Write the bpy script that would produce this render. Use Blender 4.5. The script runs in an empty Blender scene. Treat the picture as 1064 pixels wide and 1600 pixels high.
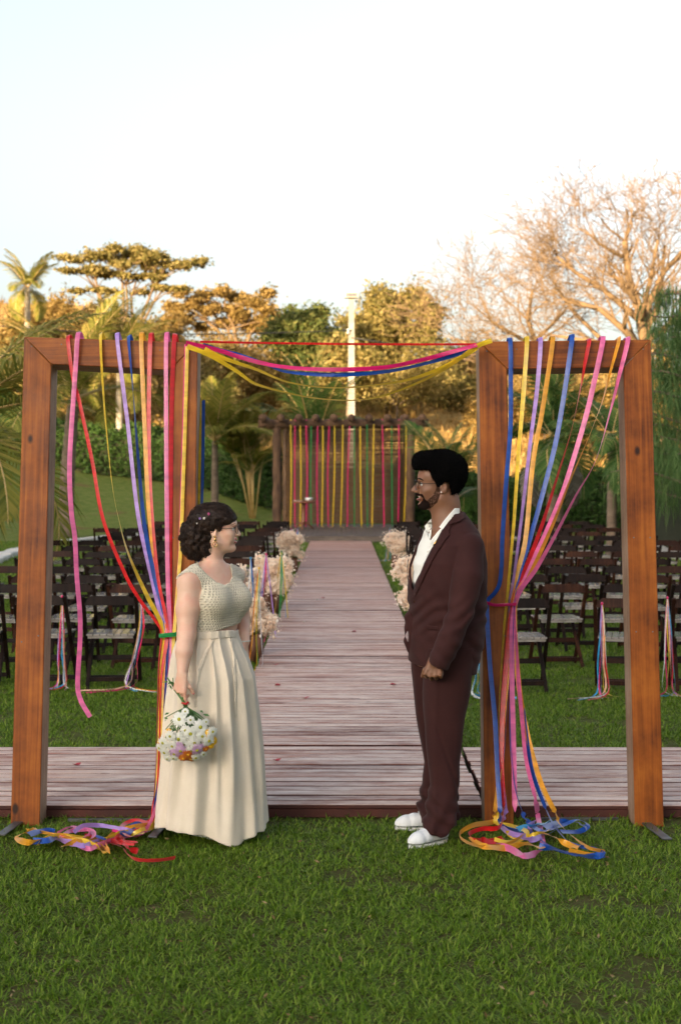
import bpy, math, random
import numpy as np
from mathutils import Vector, Matrix, Euler
from mathutils.bvhtree import BVHTree
R = math.radians
rnd = random.Random(7)
rng = np.random.default_rng(11)
SC = bpy.context.scene
C = SC.collection
# ------------------------------------------------------------------ camera, sky, sun, exposure
EYE = 1.75
cam = bpy.data.objects.new('camera', bpy.data.cameras.new('camera')); C.objects.link(cam)
cam.location = (0, 0, EYE); cam.rotation_euler = (R(90), 0, 0)
cam.data.sensor_fit = 'VERTICAL'; cam.data.sensor_height = 36; cam.data.sensor_width = 24; cam.data.lens = 50
cam.data.shift_y = -66/1600
cam.data.clip_end = 2000; cam.data.clip_start = .1
cam.data.dof.use_dof = True; cam.data.dof.focus_distance = 6.85; cam.data.dof.aperture_fstop = 4.0
SC.camera = cam
SUN_EL, SUN_AZ = R(9.0), R(32)        # sun behind the camera, to its left
sdir = Vector((-math.sin(SUN_AZ)*math.cos(SUN_EL), -math.cos(SUN_AZ)*math.cos(SUN_EL), math.sin(SUN_EL)))
W = bpy.data.worlds.new('World'); SC.world = W; W.use_nodes = True
nt = W.node_tree; nt.nodes.clear()
sky = nt.nodes.new('ShaderNodeTexSky'); sky.sky_type = 'NISHITA'; sky.sun_disc = False
sky.sun_elevation = SUN_EL; sky.sun_rotation = math.atan2(sdir.x, sdir.y); sky.dust_density = 4.5; sky.air_density = 1.0
hs = nt.nodes.new('ShaderNodeHueSaturation'); hs.inputs['Saturation'].default_value = .5
tint = nt.nodes.new('ShaderNodeMix'); tint.data_type = 'RGBA'; tint.blend_type = 'MULTIPLY'; tint.inputs[0].default_value = 1
tint.inputs[7].default_value = (.95, .945, .965, 1)
bg = nt.nodes.new('ShaderNodeBackground'); bg.inputs[1].default_value = .15
wo = nt.nodes.new('ShaderNodeOutputWorld')
nt.links.new(sky.outputs[0], hs.inputs['Color']); nt.links.new(hs.outputs[0], tint.inputs[6])
nt.links.new(tint.outputs[2], bg.inputs[0]); nt.links.new(bg.outputs[0], wo.inputs[0])
sl = bpy.data.lights.new('sun', 'SUN'); sl.energy = 5.0; sl.angle = R(.5); sl.color = (1, .74, .42)
so = bpy.data.objects.new('sun', sl); C.objects.link(so); so.rotation_euler = sdir.to_track_quat('Z', 'Y').to_euler()
so.location = (-60, -100, 60)
SC.view_settings.view_transform = 'Standard'; SC.view_settings.look = 'None'; SC.view_settings.gamma = 1
SC.view_settings.use_curve_mapping = False; SC.view_settings.exposure = 1.76
SC.cycles.max_bounces = 6; SC.cycles.transparent_max_bounces = 12

# ------------------------------------------------------------------ helpers
F = 2222.0
def P(px, py, Y):                                     # a point of the photo at distance Y -> world
    return Vector(((px-532)*Y/F, Y, EYE-(py-734)*Y/F))
def props(o, label=None, cat=None, group=None, kind=None):
    if label: o['label'] = label
    if cat: o['category'] = cat
    if group: o['group'] = group
    if kind: o['kind'] = kind
    return o
class MB:
    def __init__(s): s.v = []; s.f = []; s.m = []; s.sm = []
    def add(s, vs, fs, mi=0, smooth=False):
        n = len(s.v); s.v += [tuple(v) for v in vs]
        for f in fs: s.f.append([i+n for i in f]); s.m.append(mi); s.sm.append(smooth)
    def box(s, c, d, rot=None, mi=0, bev=0.0, taper=1.0):
        hx, hy, hz = d[0]/2, d[1]/2, d[2]/2
        M = rot if rot is not None else Matrix.Identity(3)
        c = Vector(c)
        if bev > 0:
            b = min(bev, hx*.9, hy*.9, hz*.9); vs = []; 
            for z, k in ((-hz, b), (-hz+b, 0), (hz-b, 0), (hz, b)):
                for x, y in ((-hx+b, -hy+k), (hx-b, -hy+k), (hx-k, -hy+b), (hx-k, hy-b), (hx-b, hy-k), (-hx+b, hy-k), (-hx+k, hy-b), (-hx+k, -hy+b)):
                    vs.append(c + M @ Vector((x, y, z)))
            fs = [list(range(7, -1, -1)), list(range(24, 32))]
            for r in range(3):
                for i in range(8): j = (i+1) % 8; fs.append([r*8+i, r*8+j, r*8+8+j, r*8+8+i])
            s.add(vs, fs, mi); return
        vs = [c + M @ Vector((x*hx*(taper if z > 0 else 1), y*hy*(taper if z > 0 else 1), z*hz)) for z in (-1, 1) for x, y in ((-1, -1), (1, -1), (1, 1), (-1, 1))]
        s.add(vs, [(3, 2, 1, 0), (4, 5, 6, 7), (0, 1, 5, 4), (1, 2, 6, 5), (2, 3, 7, 6), (3, 0, 4, 7)], mi)
    def beam(s, a, b, w, d, up=(0, 0, 1), mi=0, bev=0):
        a = Vector(a); b = Vector(b); z = (b-a); L = z.length; z.normalize()
        x = Vector(up).cross(z)
        if x.length < 1e-4: x = Vector((1, 0, 0)).cross(z)
        x.normalize(); y = z.cross(x)
        s.box((a+b)/2, (w, d, L), Matrix((x, y, z)).transposed(), mi, bev)
    def tube(s, pts, rad, n=8, mi=0, cap=True, smooth=True):
        pts = [Vector(p) for p in pts]
        if not hasattr(rad, '__len__'): rad = [rad]*len(pts)
        vs = []; ref = None
        for i, p in enumerate(pts):
            t = (pts[min(i+1, len(pts)-1)]-pts[max(i-1, 0)])
            if t.length < 1e-9: t = Vector((0, 0, 1))
            t.normalize()
            if ref is None: ref = Vector((1, 0, 0)) if abs(t.x) < .8 else Vector((0, 1, 0))
            u = (ref - t*ref.dot(t)).normalized(); w = t.cross(u); ref = u
            for k in range(n):
                a = 2*math.pi*k/n; vs.append(p+(u*math.cos(a)+w*math.sin(a))*rad[i])
        fs = []
        for i in range(len(pts)-1):
            for k in range(n): j = (k+1) % n; fs.append([i*n+k, i*n+j, i*n+n+j, i*n+n+k])
        if cap: fs.append(list(range(n-1, -1, -1))); fs.append([len(vs)-n+k for k in range(n)])
        s.add(vs, fs, mi, smooth)
    def lathe(s, prof, c=(0, 0, 0), n=16, mi=0, M=None):
        c = Vector(c); vs = []; M = M or Matrix.Identity(3)
        for r, z in prof:
            for k in range(n): a = 2*math.pi*k/n; vs.append(c+M @ Vector((r*math.cos(a), r*math.sin(a), z)))
        fs = []
        for i in range(len(prof)-1):
            for k in range(n): j = (k+1) % n; fs.append([i*n+k, i*n+j, i*n+n+j, i*n+n+k])
        fs.append(list(range(n-1, -1, -1))); fs.append([len(vs)-n+k for k in range(n)])
        s.add(vs, fs, mi, True)
    def ball(s, c, r, M=None, nu=10, nv=7, mi=0):
        if not hasattr(r, '__len__'): r = (r, r, r)
        M = M or Matrix.Identity(3); c = Vector(c); vs = [c+M @ Vector((0, 0, r[2]))]
        for i in range(1, nv):
            t = math.pi*i/nv
            for k in range(nu): a = 2*math.pi*k/nu; vs.append(c+M @ Vector((r[0]*math.sin(t)*math.cos(a), r[1]*math.sin(t)*math.sin(a), r[2]*math.cos(t))))
        vs.append(c+M @ Vector((0, 0, -r[2]))); fs = []
        for k in range(nu): fs.append([0, 1+k, 1+(k+1) % nu])
        for i in range(nv-2):
            for k in range(nu): j = (k+1) % nu; b = 1+i*nu; fs.append([b+k, b+nu+k, b+nu+j, b+j])
        b = 1+(nv-2)*nu
        for k in range(nu): fs.append([len(vs)-1, b+(k+1) % nu, b+k])
        s.add(vs, fs, mi, True)
    def mesh(s, name, mats):
        me = bpy.data.meshes.new(name); me.from_pydata(s.v, [], s.f)
        for m in (mats if isinstance(mats, (list, tuple)) else [mats]): me.materials.append(m)
        me.polygons.foreach_set('material_index', s.m); me.polygons.foreach_set('use_smooth', s.sm); me.update()
        return me
def link(name, me, parent=None, loc=None, rot=None, scale=None, **kw):
    o = bpy.data.objects.new(name, me); C.objects.link(o)
    if parent is not None: o.parent = parent
    if loc is not None: o.location = loc
    if rot is not None: o.rotation_euler = rot
    if scale is not None: o.scale = scale if hasattr(scale, '__len__') else (scale,)*3
    return props(o, **kw)
def part(name, mb, mats, parent=None, **kw): return link(name, mb.mesh(name, mats), parent, **kw)
def empty(name, loc=(0, 0, 0), rz=0, **kw):
    o = bpy.data.objects.new(name, None); C.objects.link(o); o.empty_display_size = .1
    o.location = loc; o.rotation_euler = (0, 0, rz); return props(o, **kw)
def copy_tree(o, parent=None, **kw):
    c = o.copy(); C.objects.link(c); c.parent = parent
    for ch in list(o.children): copy_tree(ch, c)
    return props(c, **kw)
def np_mesh(name, V, Fq, mats, smooth=False, mi=None):
    me = bpy.data.meshes.new(name); V = np.asarray(V, np.float32); Fq = np.asarray(Fq, np.int32); k = Fq.shape[1]
    me.vertices.add(len(V)); me.vertices.foreach_set('co', V.ravel())
    me.loops.add(Fq.size); me.loops.foreach_set('vertex_index', Fq.ravel())
    me.polygons.add(len(Fq)); me.polygons.foreach_set('loop_start', np.arange(0, Fq.size, k, dtype=np.int32))
    me.polygons.foreach_set('loop_total', np.full(len(Fq), k, np.int32))
    for m in (mats if isinstance(mats, (list, tuple)) else [mats]): me.materials.append(m)
    if mi is not None: me.polygons.foreach_set('material_index', np.asarray(mi, np.int32))
    me.polygons.foreach_set('use_smooth', np.full(len(Fq), smooth)); me.update(calc_edges=True); me.validate()
    return me

# ------------------------------------------------------------------ materials
def nodes(name):
    m = bpy.data.materials.new(name); m.use_nodes = True; n = m.node_tree; n.nodes.clear()
    return m, n, (lambda t, **k: _mk(n, t, k)), n.links.new
def _mk(n, t, k):
    x = n.nodes.new('ShaderNode'+t)
    for a, b in k.items():
        if a.startswith('i_'): x.inputs[a[2:].replace('_', ' ')].default_value = b
        else: setattr(x, a, b)
    return x
def c4(c): return (c[0], c[1], c[2], 1)
def ramp(N, L, fac, stops):
    r = N('ValToRGB'); e = r.color_ramp.elements
    while len(e) < len(stops): e.new(.5)
    for q, (p, c) in zip(e, stops): q.position = p; q.color = c4(c) if hasattr(c, '__len__') else (c, c, c, 1)
    L(fac, r.inputs[0]); return r.outputs[0]
def simple(name, c1, c2=None, scale=30, rough=.6, bump=0, metal=0, coat=0, stretch=(1, 1, 1), sheen=0, detail=4, bscale=None, spec=None, trans=0, sss=0):
    m, n, N, L = nodes(name); b = N('BsdfPrincipled'); o = N('OutputMaterial')
    b.inputs['Roughness'].default_value = rough; b.inputs['Metallic'].default_value = metal
    b.inputs['Coat Weight'].default_value = coat; b.inputs['Sheen Weight'].default_value = sheen
    if spec is not None: b.inputs['Specular IOR Level'].default_value = spec
    if sss: b.inputs['Subsurface Weight'].default_value = sss; b.inputs['Subsurface Radius'].default_value = (1, .35, .2); b.inputs['Subsurface Scale'].default_value = .01
    tc = N('TexCoord'); mp = N('Mapping'); mp.inputs['Scale'].default_value = stretch; L(tc.outputs['Object'], mp.inputs[0])
    nz = N('TexNoise', i_Scale=scale, i_Detail=detail); L(mp.outputs[0], nz.inputs['Vector'])
    if c2 is None: c2 = tuple(x*.8 for x in c1)
    L(ramp(N, L, nz.outputs[0], [(.3, c1), (.7, c2)]), b.inputs['Base Color'])
    if bump:
        nb = N('TexNoise', i_Scale=bscale or scale*2, i_Detail=5); L(mp.outputs[0], nb.inputs['Vector'])
        bp = N('Bump', i_Strength=bump, i_Distance=.01); L(nb.outputs[0], bp.inputs['Height']); L(bp.outputs[0], b.inputs['Normal'])
    if trans:
        t = N('BsdfTranslucent'); t.inputs[0].default_value = c4(c1); mx = N('MixShader'); mx.inputs[0].default_value = trans
        L(b.outputs[0], mx.inputs[1]); L(t.outputs[0], mx.inputs[2]); L(mx.outputs[0], o.inputs[0])
    else: L(b.outputs[0], o.inputs[0])
    return m
def leafmat(name, cols, trans=.35, rough=.55, nscale=1.2):
    # every leaf (mesh island) takes its own tone, clumps vary a little with place
    m, n, N, L = nodes(name); b = N('BsdfPrincipled'); b.inputs['Roughness'].default_value = rough; o = N('OutputMaterial')
    b.inputs['Specular IOR Level'].default_value = .15; g = N('NewGeometry'); tc = N('TexCoord'); nz = N('TexNoise', i_Scale=nscale, i_Detail=2); L(tc.outputs['Object'], nz.inputs['Vector'])
    mx = N('Mix'); mx.inputs[0].default_value = .5; L(g.outputs['Random Per Island'], mx.inputs[2]); L(nz.outputs[0], mx.inputs[3])
    k = len(cols); c = ramp(N, L, mx.outputs[0], [(.2+.6*i/(k-1), c) for i, c in enumerate(cols)])
    L(c, b.inputs['Base Color']); t = N('BsdfTranslucent'); L(c, t.inputs[0])
    s = N('MixShader'); s.inputs[0].default_value = trans; L(b.outputs[0], s.inputs[1]); L(t.outputs[0], s.inputs[2]); L(s.outputs[0], o.inputs[0])
    return m
def varnished(name, dark, mid, light, rough=.32, spec=.4):
    # long grain along local Z, growth bands, knots
    m, n, N, L = nodes(name); b = N('BsdfPrincipled'); o = N('OutputMaterial'); tc = N('TexCoord'); oi = N('ObjectInfo')
    add = N('VectorMath', operation='ADD'); L(tc.outputs['Object'], add.inputs[0]); sc = N('VectorMath', operation='SCALE'); sc.inputs[3].default_value = 17
    cv = N('CombineXYZ'); L(oi.outputs['Random'], cv.inputs[0]); L(oi.outputs['Random'], cv.inputs[2]); L(cv.outputs[0], sc.inputs[0]); L(sc.outputs[0], add.inputs[1])
    mp = N('Mapping'); mp.inputs['Scale'].default_value = (1, 1, .035); L(add.outputs[0], mp.inputs[0])
    n1 = N('TexNoise', i_Scale=55, i_Detail=6, i_Distortion=.6); L(mp.outputs[0], n1.inputs['Vector'])
    n2 = N('TexNoise', i_Scale=3.0, i_Detail=5, i_Roughness=.65); L(add.outputs[0], n2.inputs['Vector'])
    mx = N('Mix'); mx.inputs[0].default_value = .6; L(n1.outputs[0], mx.inputs[2]); L(n2.outputs[0], mx.inputs[3])
    col = ramp(N, L, mx.outputs[0], [(.36, dark), (.5, mid), (.64, light)])
    vo = N('TexVoronoi', i_Scale=2.6); vo.feature = 'F1'; mp2 = N('Mapping'); mp2.inputs['Scale'].default_value = (1.4, 1.4, .8); L(add.outputs[0], mp2.inputs[0]); L(mp2.outputs[0], vo.inputs['Vector'])
    kn = ramp(N, L, vo.outputs['Distance'], [(.045, 1.0), (.075, 0.0)])
    m2 = N('Mix'); m2.data_type = 'RGBA'; m2.inputs[7].default_value = c4([x*.25 for x in dark]); L(kn, m2.inputs[0]); L(col, m2.inputs[6])
    # water marks and scuffs
    sf = N('TexNoise', i_Scale=9, i_Detail=8, i_Roughness=.75); L(add.outputs[0], sf.inputs['Vector'])
    sk = ramp(N, L, sf.outputs[0], [(.66, 0.0), (.72, .5)])
    m3 = N('Mix'); m3.data_type = 'RGBA'; m3.inputs[7].default_value = c4([min(1, x*1.3+.03) for x in light]); L(sk, m3.inputs[0]); L(m2.outputs[2], m3.inputs[6])
    L(m3.outputs[2], b.inputs['Base Color']); b.inputs['Specular IOR Level'].default_value = spec
    rr = ramp(N, L, sf.outputs[0], [(.3, rough), (.7, rough+.25)]); L(rr, b.inputs['Roughness'])
    bp = N('Bump', i_Strength=.18, i_Distance=.004); L(n1.outputs[0], bp.inputs['Height']); L(bp.outputs[0], b.inputs['Normal']); L(b.outputs[0], o.inputs[0])
    return m
M = {}
M['frame'] = varnished('varnished_pine', (.085, .019, .0015), (.235, .060, .005), (.38, .115, .011), .34, .3)
M['frame_side'] = varnished('weathered_pine', (.13, .075, .045), (.26, .16, .10), (.36, .25, .18), .5)
M['chair_dark'] = varnished('dark_stained_wood', (.004, .003, .002), (.010, .005, .004), (.02, .010, .006), .5, .15)
M['chair_brown'] = varnished('brown_stained_wood', (.010, .004, .0025), (.026, .009, .005), (.06, .021, .009), .48, .15)
M['seat'] = simple('sky_pale_seat_slats', (.16, .14, .125), (.34, .32, .30), 14, .22, .1, stretch=(1, .2, 1), coat=.6)  # pale base colour paints in the sky's reflection on glossy dark slats
M['metal'] = simple('galvanised_steel', (.10, .10, .105), (.20, .20, .20), 8, .45, .05, metal=.8)
M['rod'] = simple('rusty_rod', (.06, .03, .02), (.12, .08, .06), 30, .6, .1)
M['log'] = simple('bark_log', (.042, .020, .010), (.15, .08, .040), 6, .85, .8, stretch=(1, 1, .4), bscale=24)
M['bamboo'] = simple('bamboo_slat', (.075, .034, .012), (.165, .085, .032), 5, .5, .2)
M['stage'] = simple('grey_weathered_boards', (.075, .055, .045), (.14, .105, .085), 5, .6, .3)
M['white_stone'] = simple('white_painted_kerb', (.62, .60, .56), (.45, .43, .38), 6, .8, .4)
M['concrete'] = simple('concrete_pole', (.36, .33, .29), (.24, .21, .18), 3, .85, .2)
M['black'] = simple('black_rubber', (.015, .015, .015), None, 20, .5)
M['vase'] = simple('brown_log_vase', (.09, .03, .014), (.19, .075, .034), 8, .6, .4, stretch=(1, 1, .3))
M['table'] = simple('red_brown_table', (.16, .05, .02), (.24, .09, .04), 8, .35)
M['white'] = simple('white_ceramic', (.75, .75, .73), (.68, .68, .66), 8, .4)
M['soil'] = simple('red_soil', (.16, .055, .025), (.09, .035, .018), 8, .95, .5)
def deckmat():
    m, n, N, L = nodes('worn_painted_planks'); b = N('BsdfPrincipled'); o = N('OutputMaterial'); tc = N('TexCoord'); oi = N('ObjectInfo')
    add = N('VectorMath', operation='ADD'); sc = N('VectorMath', operation='SCALE'); sc.inputs[3].default_value = 31
    cv = N('CombineXYZ'); L(oi.outputs['Random'], cv.inputs[0]); L(oi.outputs['Random'], cv.inputs[1]); L(cv.outputs[0], sc.inputs[0]); L(tc.outputs['Object'], add.inputs[0]); L(sc.outputs[0], add.inputs[1])
    mp = N('Mapping'); mp.inputs['Scale'].default_value = (.12, 1, 1); L(add.outputs[0], mp.inputs[0])
    g = N('TexNoise', i_Scale=26, i_Detail=5, i_Distortion=.8); L(mp.outputs[0], g.inputs['Vector'])
    w = N('TexNoise', i_Scale=4.5, i_Detail=7, i_Roughness=.75); mpw = N('Mapping'); mpw.inputs['Scale'].default_value = (.35, 1, 1); L(add.outputs[0], mpw.inputs[0]); L(mpw.outputs[0], w.inputs['Vector'])
    tone = ramp(N, L, oi.outputs['Random'], [(0, (.27, .110, .074)), (.35, (.38, .195, .145)), (.65, (.17, .064, .043)), (1, (.44, .25, .19))])
    mx = N('Mix'); mx.inputs[0].default_value = .78; L(g.outputs[0], mx.inputs[2]); L(w.outputs[0], mx.inputs[3])
    wear = ramp(N, L, mx.outputs[0], [(.40, 0.0), (.64, .8)])
    gp = N('NewGeometry'); sy = N('SeparateXYZ'); L(gp.outputs['Position'], sy.inputs[0]); fy = N('MapRange'); L(sy.outputs[1], fy.inputs[0])
    for i_, v_ in ((1, 8), (2, 26), (3, 1.0), (4, .30)): fy.inputs[i_].default_value = v_
    wm = N('Math', operation='MULTIPLY'); L(wear, wm.inputs[0]); L(fy.outputs[0], wm.inputs[1])
    m2 = N('Mix'); m2.data_type = 'RGBA'; m2.inputs[7].default_value = (.80, .68, .60, 1); L(wm.outputs[0], m2.inputs[0]); L(tone, m2.inputs[6])
    w2 = N('TexNoise', i_Scale=5.5, i_Detail=3); mp3 = N('Mapping'); mp3.inputs['Scale'].default_value = (.6, 2.2, 1); L(add.outputs[0], mp3.inputs[0]); L(mp3.outputs[0], w2.inputs['Vector'])
    dk = ramp(N, L, w2.outputs[0], [(.66, 0.0), (.70, .7)])
    m3 = N('Mix'); m3.data_type = 'RGBA'; m3.inputs[7].default_value = (.13, .075, .055, 1); L(dk, m3.inputs[0]); L(m2.outputs[2], m3.inputs[6])
    L(m3.outputs[2], b.inputs['Base Color']); b.inputs['Roughness'].default_value = .5; b.inputs['Specular IOR Level'].default_value = .25
    bp = N('Bump', i_Strength=.3, i_Distance=.004); L(g.outputs[0], bp.inputs['Height']); L(bp.outputs[0], b.inputs['Normal']); L(b.outputs[0], o.inputs[0])
    return m
M['deck'] = deckmat()
M['deck_red'] = simple('red_brown_board_edge', (.085, .018, .010), (.04, .010, .007), 5, .7, .3)
def satin(name, c, rough=.33):
    m, n, N, L = nodes(name); b = N('BsdfPrincipled'); o = N('OutputMaterial'); tc = N('TexCoord')
    mp = N('Mapping'); mp.inputs['Scale'].default_value = (1, 1, 8); L(tc.outputs['Object'], mp.inputs[0])
    nz = N('TexNoise', i_Scale=4, i_Detail=3); L(mp.outputs[0], nz.inputs['Vector'])
    L(ramp(N, L, nz.outputs[0], [(.3, [x*.68 for x in c]), (.7, [min(1, x*1.12) for x in c])]), b.inputs['Base Color'])
    b.inputs['Roughness'].default_value = rough; b.inputs['Sheen Weight'].default_value = .2; b.inputs['Coat Weight'].default_value = .25; b.inputs['Coat Roughness'].default_value = .28; b.inputs['Anisotropic'].default_value = .5
    nw = N('TexNoise', i_Scale=16, i_Detail=2); L(mp.outputs[0], nw.inputs['Vector']); bp = N('Bump', i_Strength=.5, i_Distance=.004); L(nw.outputs[0], bp.inputs['Height']); L(bp.outputs[0], b.inputs['Normal'])
    t = N('BsdfTranslucent'); t.inputs[0].default_value = c4(c); mx = N('MixShader'); mx.inputs[0].default_value = .25
    L(b.outputs[0], mx.inputs[1]); L(t.outputs[0], mx.inputs[2]); L(mx.outputs[0], o.inputs[0]); return m
RC = {'red': (.70, .012, .016), 'magenta': (.74, .008, .16), 'pink': (.85, .16, .40), 'yellow': (.86, .58, .025), 'orange': (.85, .38, .018),
      'lilac': (.46, .27, .72), 'blue': (.004, .075, .42), 'navy': (.004, .03, .20), 'green': (.005, .26, .06), 'white': (.78, .78, .80), 'sky': (.03, .36, .68), 'peach': (.85, .48, .36)}
for k, c in RC.items(): M['r_'+k] = satin('satin_ribbon_'+k, c)

# ------------------------------------------------------------------ ground
def sst(a, b, x): t = np.clip((x-a)/(b-a), 0, 1); return t*t*(3-2*t)
def gz(x, y):
    x = np.asarray(x, float); y = np.asarray(y, float)
    z = 2.1*sst(39, 62, y)*(1-.45*sst(0, 10, x)) + 5.0*sst(7.3, 25, -x)*sst(8, 26, y) + 9.5*sst(64, 132, y) + 7*sst(132, 260, y)
    z = z + .10*np.sin(x*.55+1)*np.sin(y*.31)*sst(40, 50, y) + .5*np.sin(x*.11+.5)*np.sin(y*.07)*sst(60, 80, y)
    z = z + 40*sst(-70, -150, y)  # unseen ridge behind the camera, added to keep the low sun off the foreground
    return z
def gz1(x, y): return float(gz(x, y))
def gridlines(lo, hi, dense, step, far):
    a = list(np.arange(-dense, dense+1e-6, step)); s = step
    b = dense
    while b < hi: s *= far; b += s; a.append(min(b, hi))
    b = -dense; s = step
    while b > lo: s *= far; b -= s; a.insert(0, max(b, lo))
    return np.array(a)
gx = gridlines(-700, 700, 24, .8, 1.22); gy = gridlines(-500, 900, 56, .8, 1.12)
X, Yg = np.meshgrid(gx, gy); Z = gz(X, Yg)
V = np.stack([X, Yg, Z], -1).reshape(-1, 3); nx = len(gx); ii, jj = np.meshgrid(np.arange(nx-1), np.arange(len(gy)-1)); b0 = (jj*nx+ii).ravel()
def groundmat():
    m, n, N, L = nodes('lawn_and_dry_hill'); b = N('BsdfPrincipled'); o = N('OutputMaterial'); tc = N('TexCoord')
    f = N('TexNoise', i_Scale=55, i_Detail=6, i_Roughness=.7); L(tc.outputs['Object'], f.inputs['Vector'])
    p = N('TexNoise', i_Scale=.55, i_Detail=5, i_Roughness=.6); L(tc.outputs['Object'], p.inputs['Vector'])
    q = N('TexNoise', i_Scale=3.5, i_Detail=6, i_Roughness=.7); L(tc.outputs['Object'], q.inputs['Vector'])
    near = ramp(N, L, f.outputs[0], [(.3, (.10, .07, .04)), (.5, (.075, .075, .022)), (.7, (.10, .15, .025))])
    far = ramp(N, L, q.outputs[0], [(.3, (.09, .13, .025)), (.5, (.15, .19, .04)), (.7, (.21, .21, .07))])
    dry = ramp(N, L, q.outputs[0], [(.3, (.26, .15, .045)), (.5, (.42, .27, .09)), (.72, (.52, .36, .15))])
    bare = ramp(N, L, p.outputs[0], [(.57, 0.0), (.64, .75)])
    s = N('SeparateXYZ'); L(tc.outputs['Object'], s.inputs[0])
    def mr(a, b_, src, off=None):
        k = N('MapRange'); k.inputs[1].default_value = a; k.inputs[2].default_value = b_; L(src, k.inputs[0]); return k.outputs[0]
    wob = N('Math', operation='MULTIPLY_ADD'); L(p.outputs[0], wob.inputs[0]); wob.inputs[1].default_value = 14; L(s.outputs[1], wob.inputs[2])
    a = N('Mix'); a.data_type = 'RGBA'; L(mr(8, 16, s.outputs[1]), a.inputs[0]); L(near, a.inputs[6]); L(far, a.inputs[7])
    a2 = N('Mix'); a2.data_type = 'RGBA'; L(a.outputs[2], a2.inputs[6]); a2.inputs[7].default_value = (.20, .10, .055, 1)
    hh = N('Math', operation='MULTIPLY'); L(bare, hh.inputs[0]); L(mr(30, 40, s.outputs[1]), hh.inputs[1]); L(hh.outputs[0], a2.inputs[0])
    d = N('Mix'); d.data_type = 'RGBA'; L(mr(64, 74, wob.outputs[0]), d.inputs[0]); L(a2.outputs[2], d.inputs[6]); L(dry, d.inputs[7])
    L(d.outputs[2], b.inputs['Base Color']); b.inputs['Roughness'].default_value = .95; b.inputs['Specular IOR Level'].default_value = .1
    bp = N('Bump', i_Strength=.8, i_Distance=.03); L(f.outputs[0], bp.inputs['Height']); L(bp.outputs[0], b.inputs['Normal']); L(b.outputs[0], o.inputs[0]); return m
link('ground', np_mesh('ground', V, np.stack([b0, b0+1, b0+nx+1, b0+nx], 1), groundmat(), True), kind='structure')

# white kerb that bounds the flat lawn on the left, and its counterpart at the right
def kerb(pts, name):
    s = props(empty(name), kind='structure')
    ps = []
    for (a, b) in zip(pts[:-1], pts[1:]):
        n = max(1, int((Vector(b)-Vector(a)).length/.6))
        for i in range(n): ps.append(Vector(a).lerp(Vector(b), i/n))
    ps.append(Vector(pts[-1]))
    for a, b in zip(ps[:-1], ps[1:]):
        L = (b-a).length; mb = MB(); mb.box((0, 0, .02), (L-.012, .34+rnd.uniform(-.02, .02), .16+rnd.uniform(-.02, .02)), bev=.02)
        c = (a+b)/2; part('kerb_stone', mb, M['white_stone'], s, loc=(c.x, c.y, gz1(c.x, c.y)), rot=(0, 0, math.atan2(b.y-a.y, b.x-a.x)))
kerb([(-6.2, 24), (-6.7, 28.6), (-6.75, 31), (-6.4, 34), (-5.7, 36.2), (-4.6, 37.6), (-3.0, 38.4)], 'white_kerb')
kerb([(6.55, 24), (6.7, 28), (6.9, 34)], 'white_border')

# ------------------------------------------------------------------ decks
DH = .07
def plank_meshes(w, L, k=6, h=.022):
    out = []
    for i in range(k):
        mb = MB(); mb.box((0, 0, 0), (L+rnd.uniform(-.008, .004), w, h), bev=.003); mb.m = [0, 0]+[1]*16+[0]*8; out.append(mb.mesh('plank', [M['deck'], M['deck_red']]))
    return out
def deck_module(name, x0, x1, y0, n, pitch, meshes, h):
    s = props(empty(name, (0, 0, 0)), kind='structure'); xc = (x0+x1)/2
    for i in range(n):
        link('plank', meshes[rnd.randrange(len(meshes))], s, loc=(xc+rnd.uniform(-.004, .004), y0+pitch*(i+.5), h-.011+rnd.uniform(-.002, .002)), rot=(rnd.uniform(-.006, .006), 0, rnd.choice((0, math.pi))+rnd.uniform(-.0015, .0015)))
    y1 = y0+n*pitch
    for sy, nm in ((y0+.012, 'edge_board'), (y1-.012, 'edge_board')):
        mb = MB(); mb.box((xc, sy, (h-.024)/2+.004), (x1-x0-.02, .02, h-.03)); part(nm, mb, M['deck_red'], s)
    for sx in np.linspace(x0+.03, x1-.03, 3):
        mb = MB(); mb.box((sx, (y0+y1)/2, (h-.024)/2), (.04, (y1-y0)-.06, h-.026)); part('joist', mb, M['deck_red'], s)
    return s
pl = plank_meshes(.087, 1.44)
deck_module('cross_walkway', -.72, .72, 7.13, 14, .108, pl, DH)
pl2 = plank_meshes(.087, 1.9)
deck_module('cross_walkway', -2.64, -.74, 7.13, 14, .1083, pl2, DH-.004)
deck_module('cross_walkway', .74, 2.64, 7.13, 14, .1083, pl2, DH-.004)
y = 8.66
for k in range(12):
    deck_module('wooden_walkway', -.72, .72, y, 19, .1085, pl, DH+(.004 if k % 2 == 0 else 0)); y += 19*.1085+.015
# stage with boards running away from the camera
stage = props(empty('stage'), kind='structure')
SH = .17
for i in range(34):
    x = -1.85+i*.121; mb = MB(); mb.box((x, 37.5, SH-.012), (.114, 7.2, .024), bev=.003); part('board', mb, M['stage'], stage)
mb = MB(); mb.box((.15, 33.93, (SH-.024)/2), (4.1, .04, SH-.026)); part('edge_board', mb, M['stage'], stage)
for sx in (-1.9, 2.2):
    mb = MB(); mb.box((sx, 37.5, (SH-.024)/2), (.04, 7.1, SH-.026)); part('edge_board', mb, M['stage'], stage)

# ------------------------------------------------------------------ two leaning door frames
LEAN = .30; FY = 6.97; FH = 2.43
KY = LEAN/FH
def FP(px, py, off=0.0):                              # a photo point on the front plane of the leaning frames
    Yp = (FY+KY*EYE)/(1+KY*(py-734)/F); p = P(px, py, Yp); p.y -= off; return p
TH = math.atan(KY)
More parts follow.
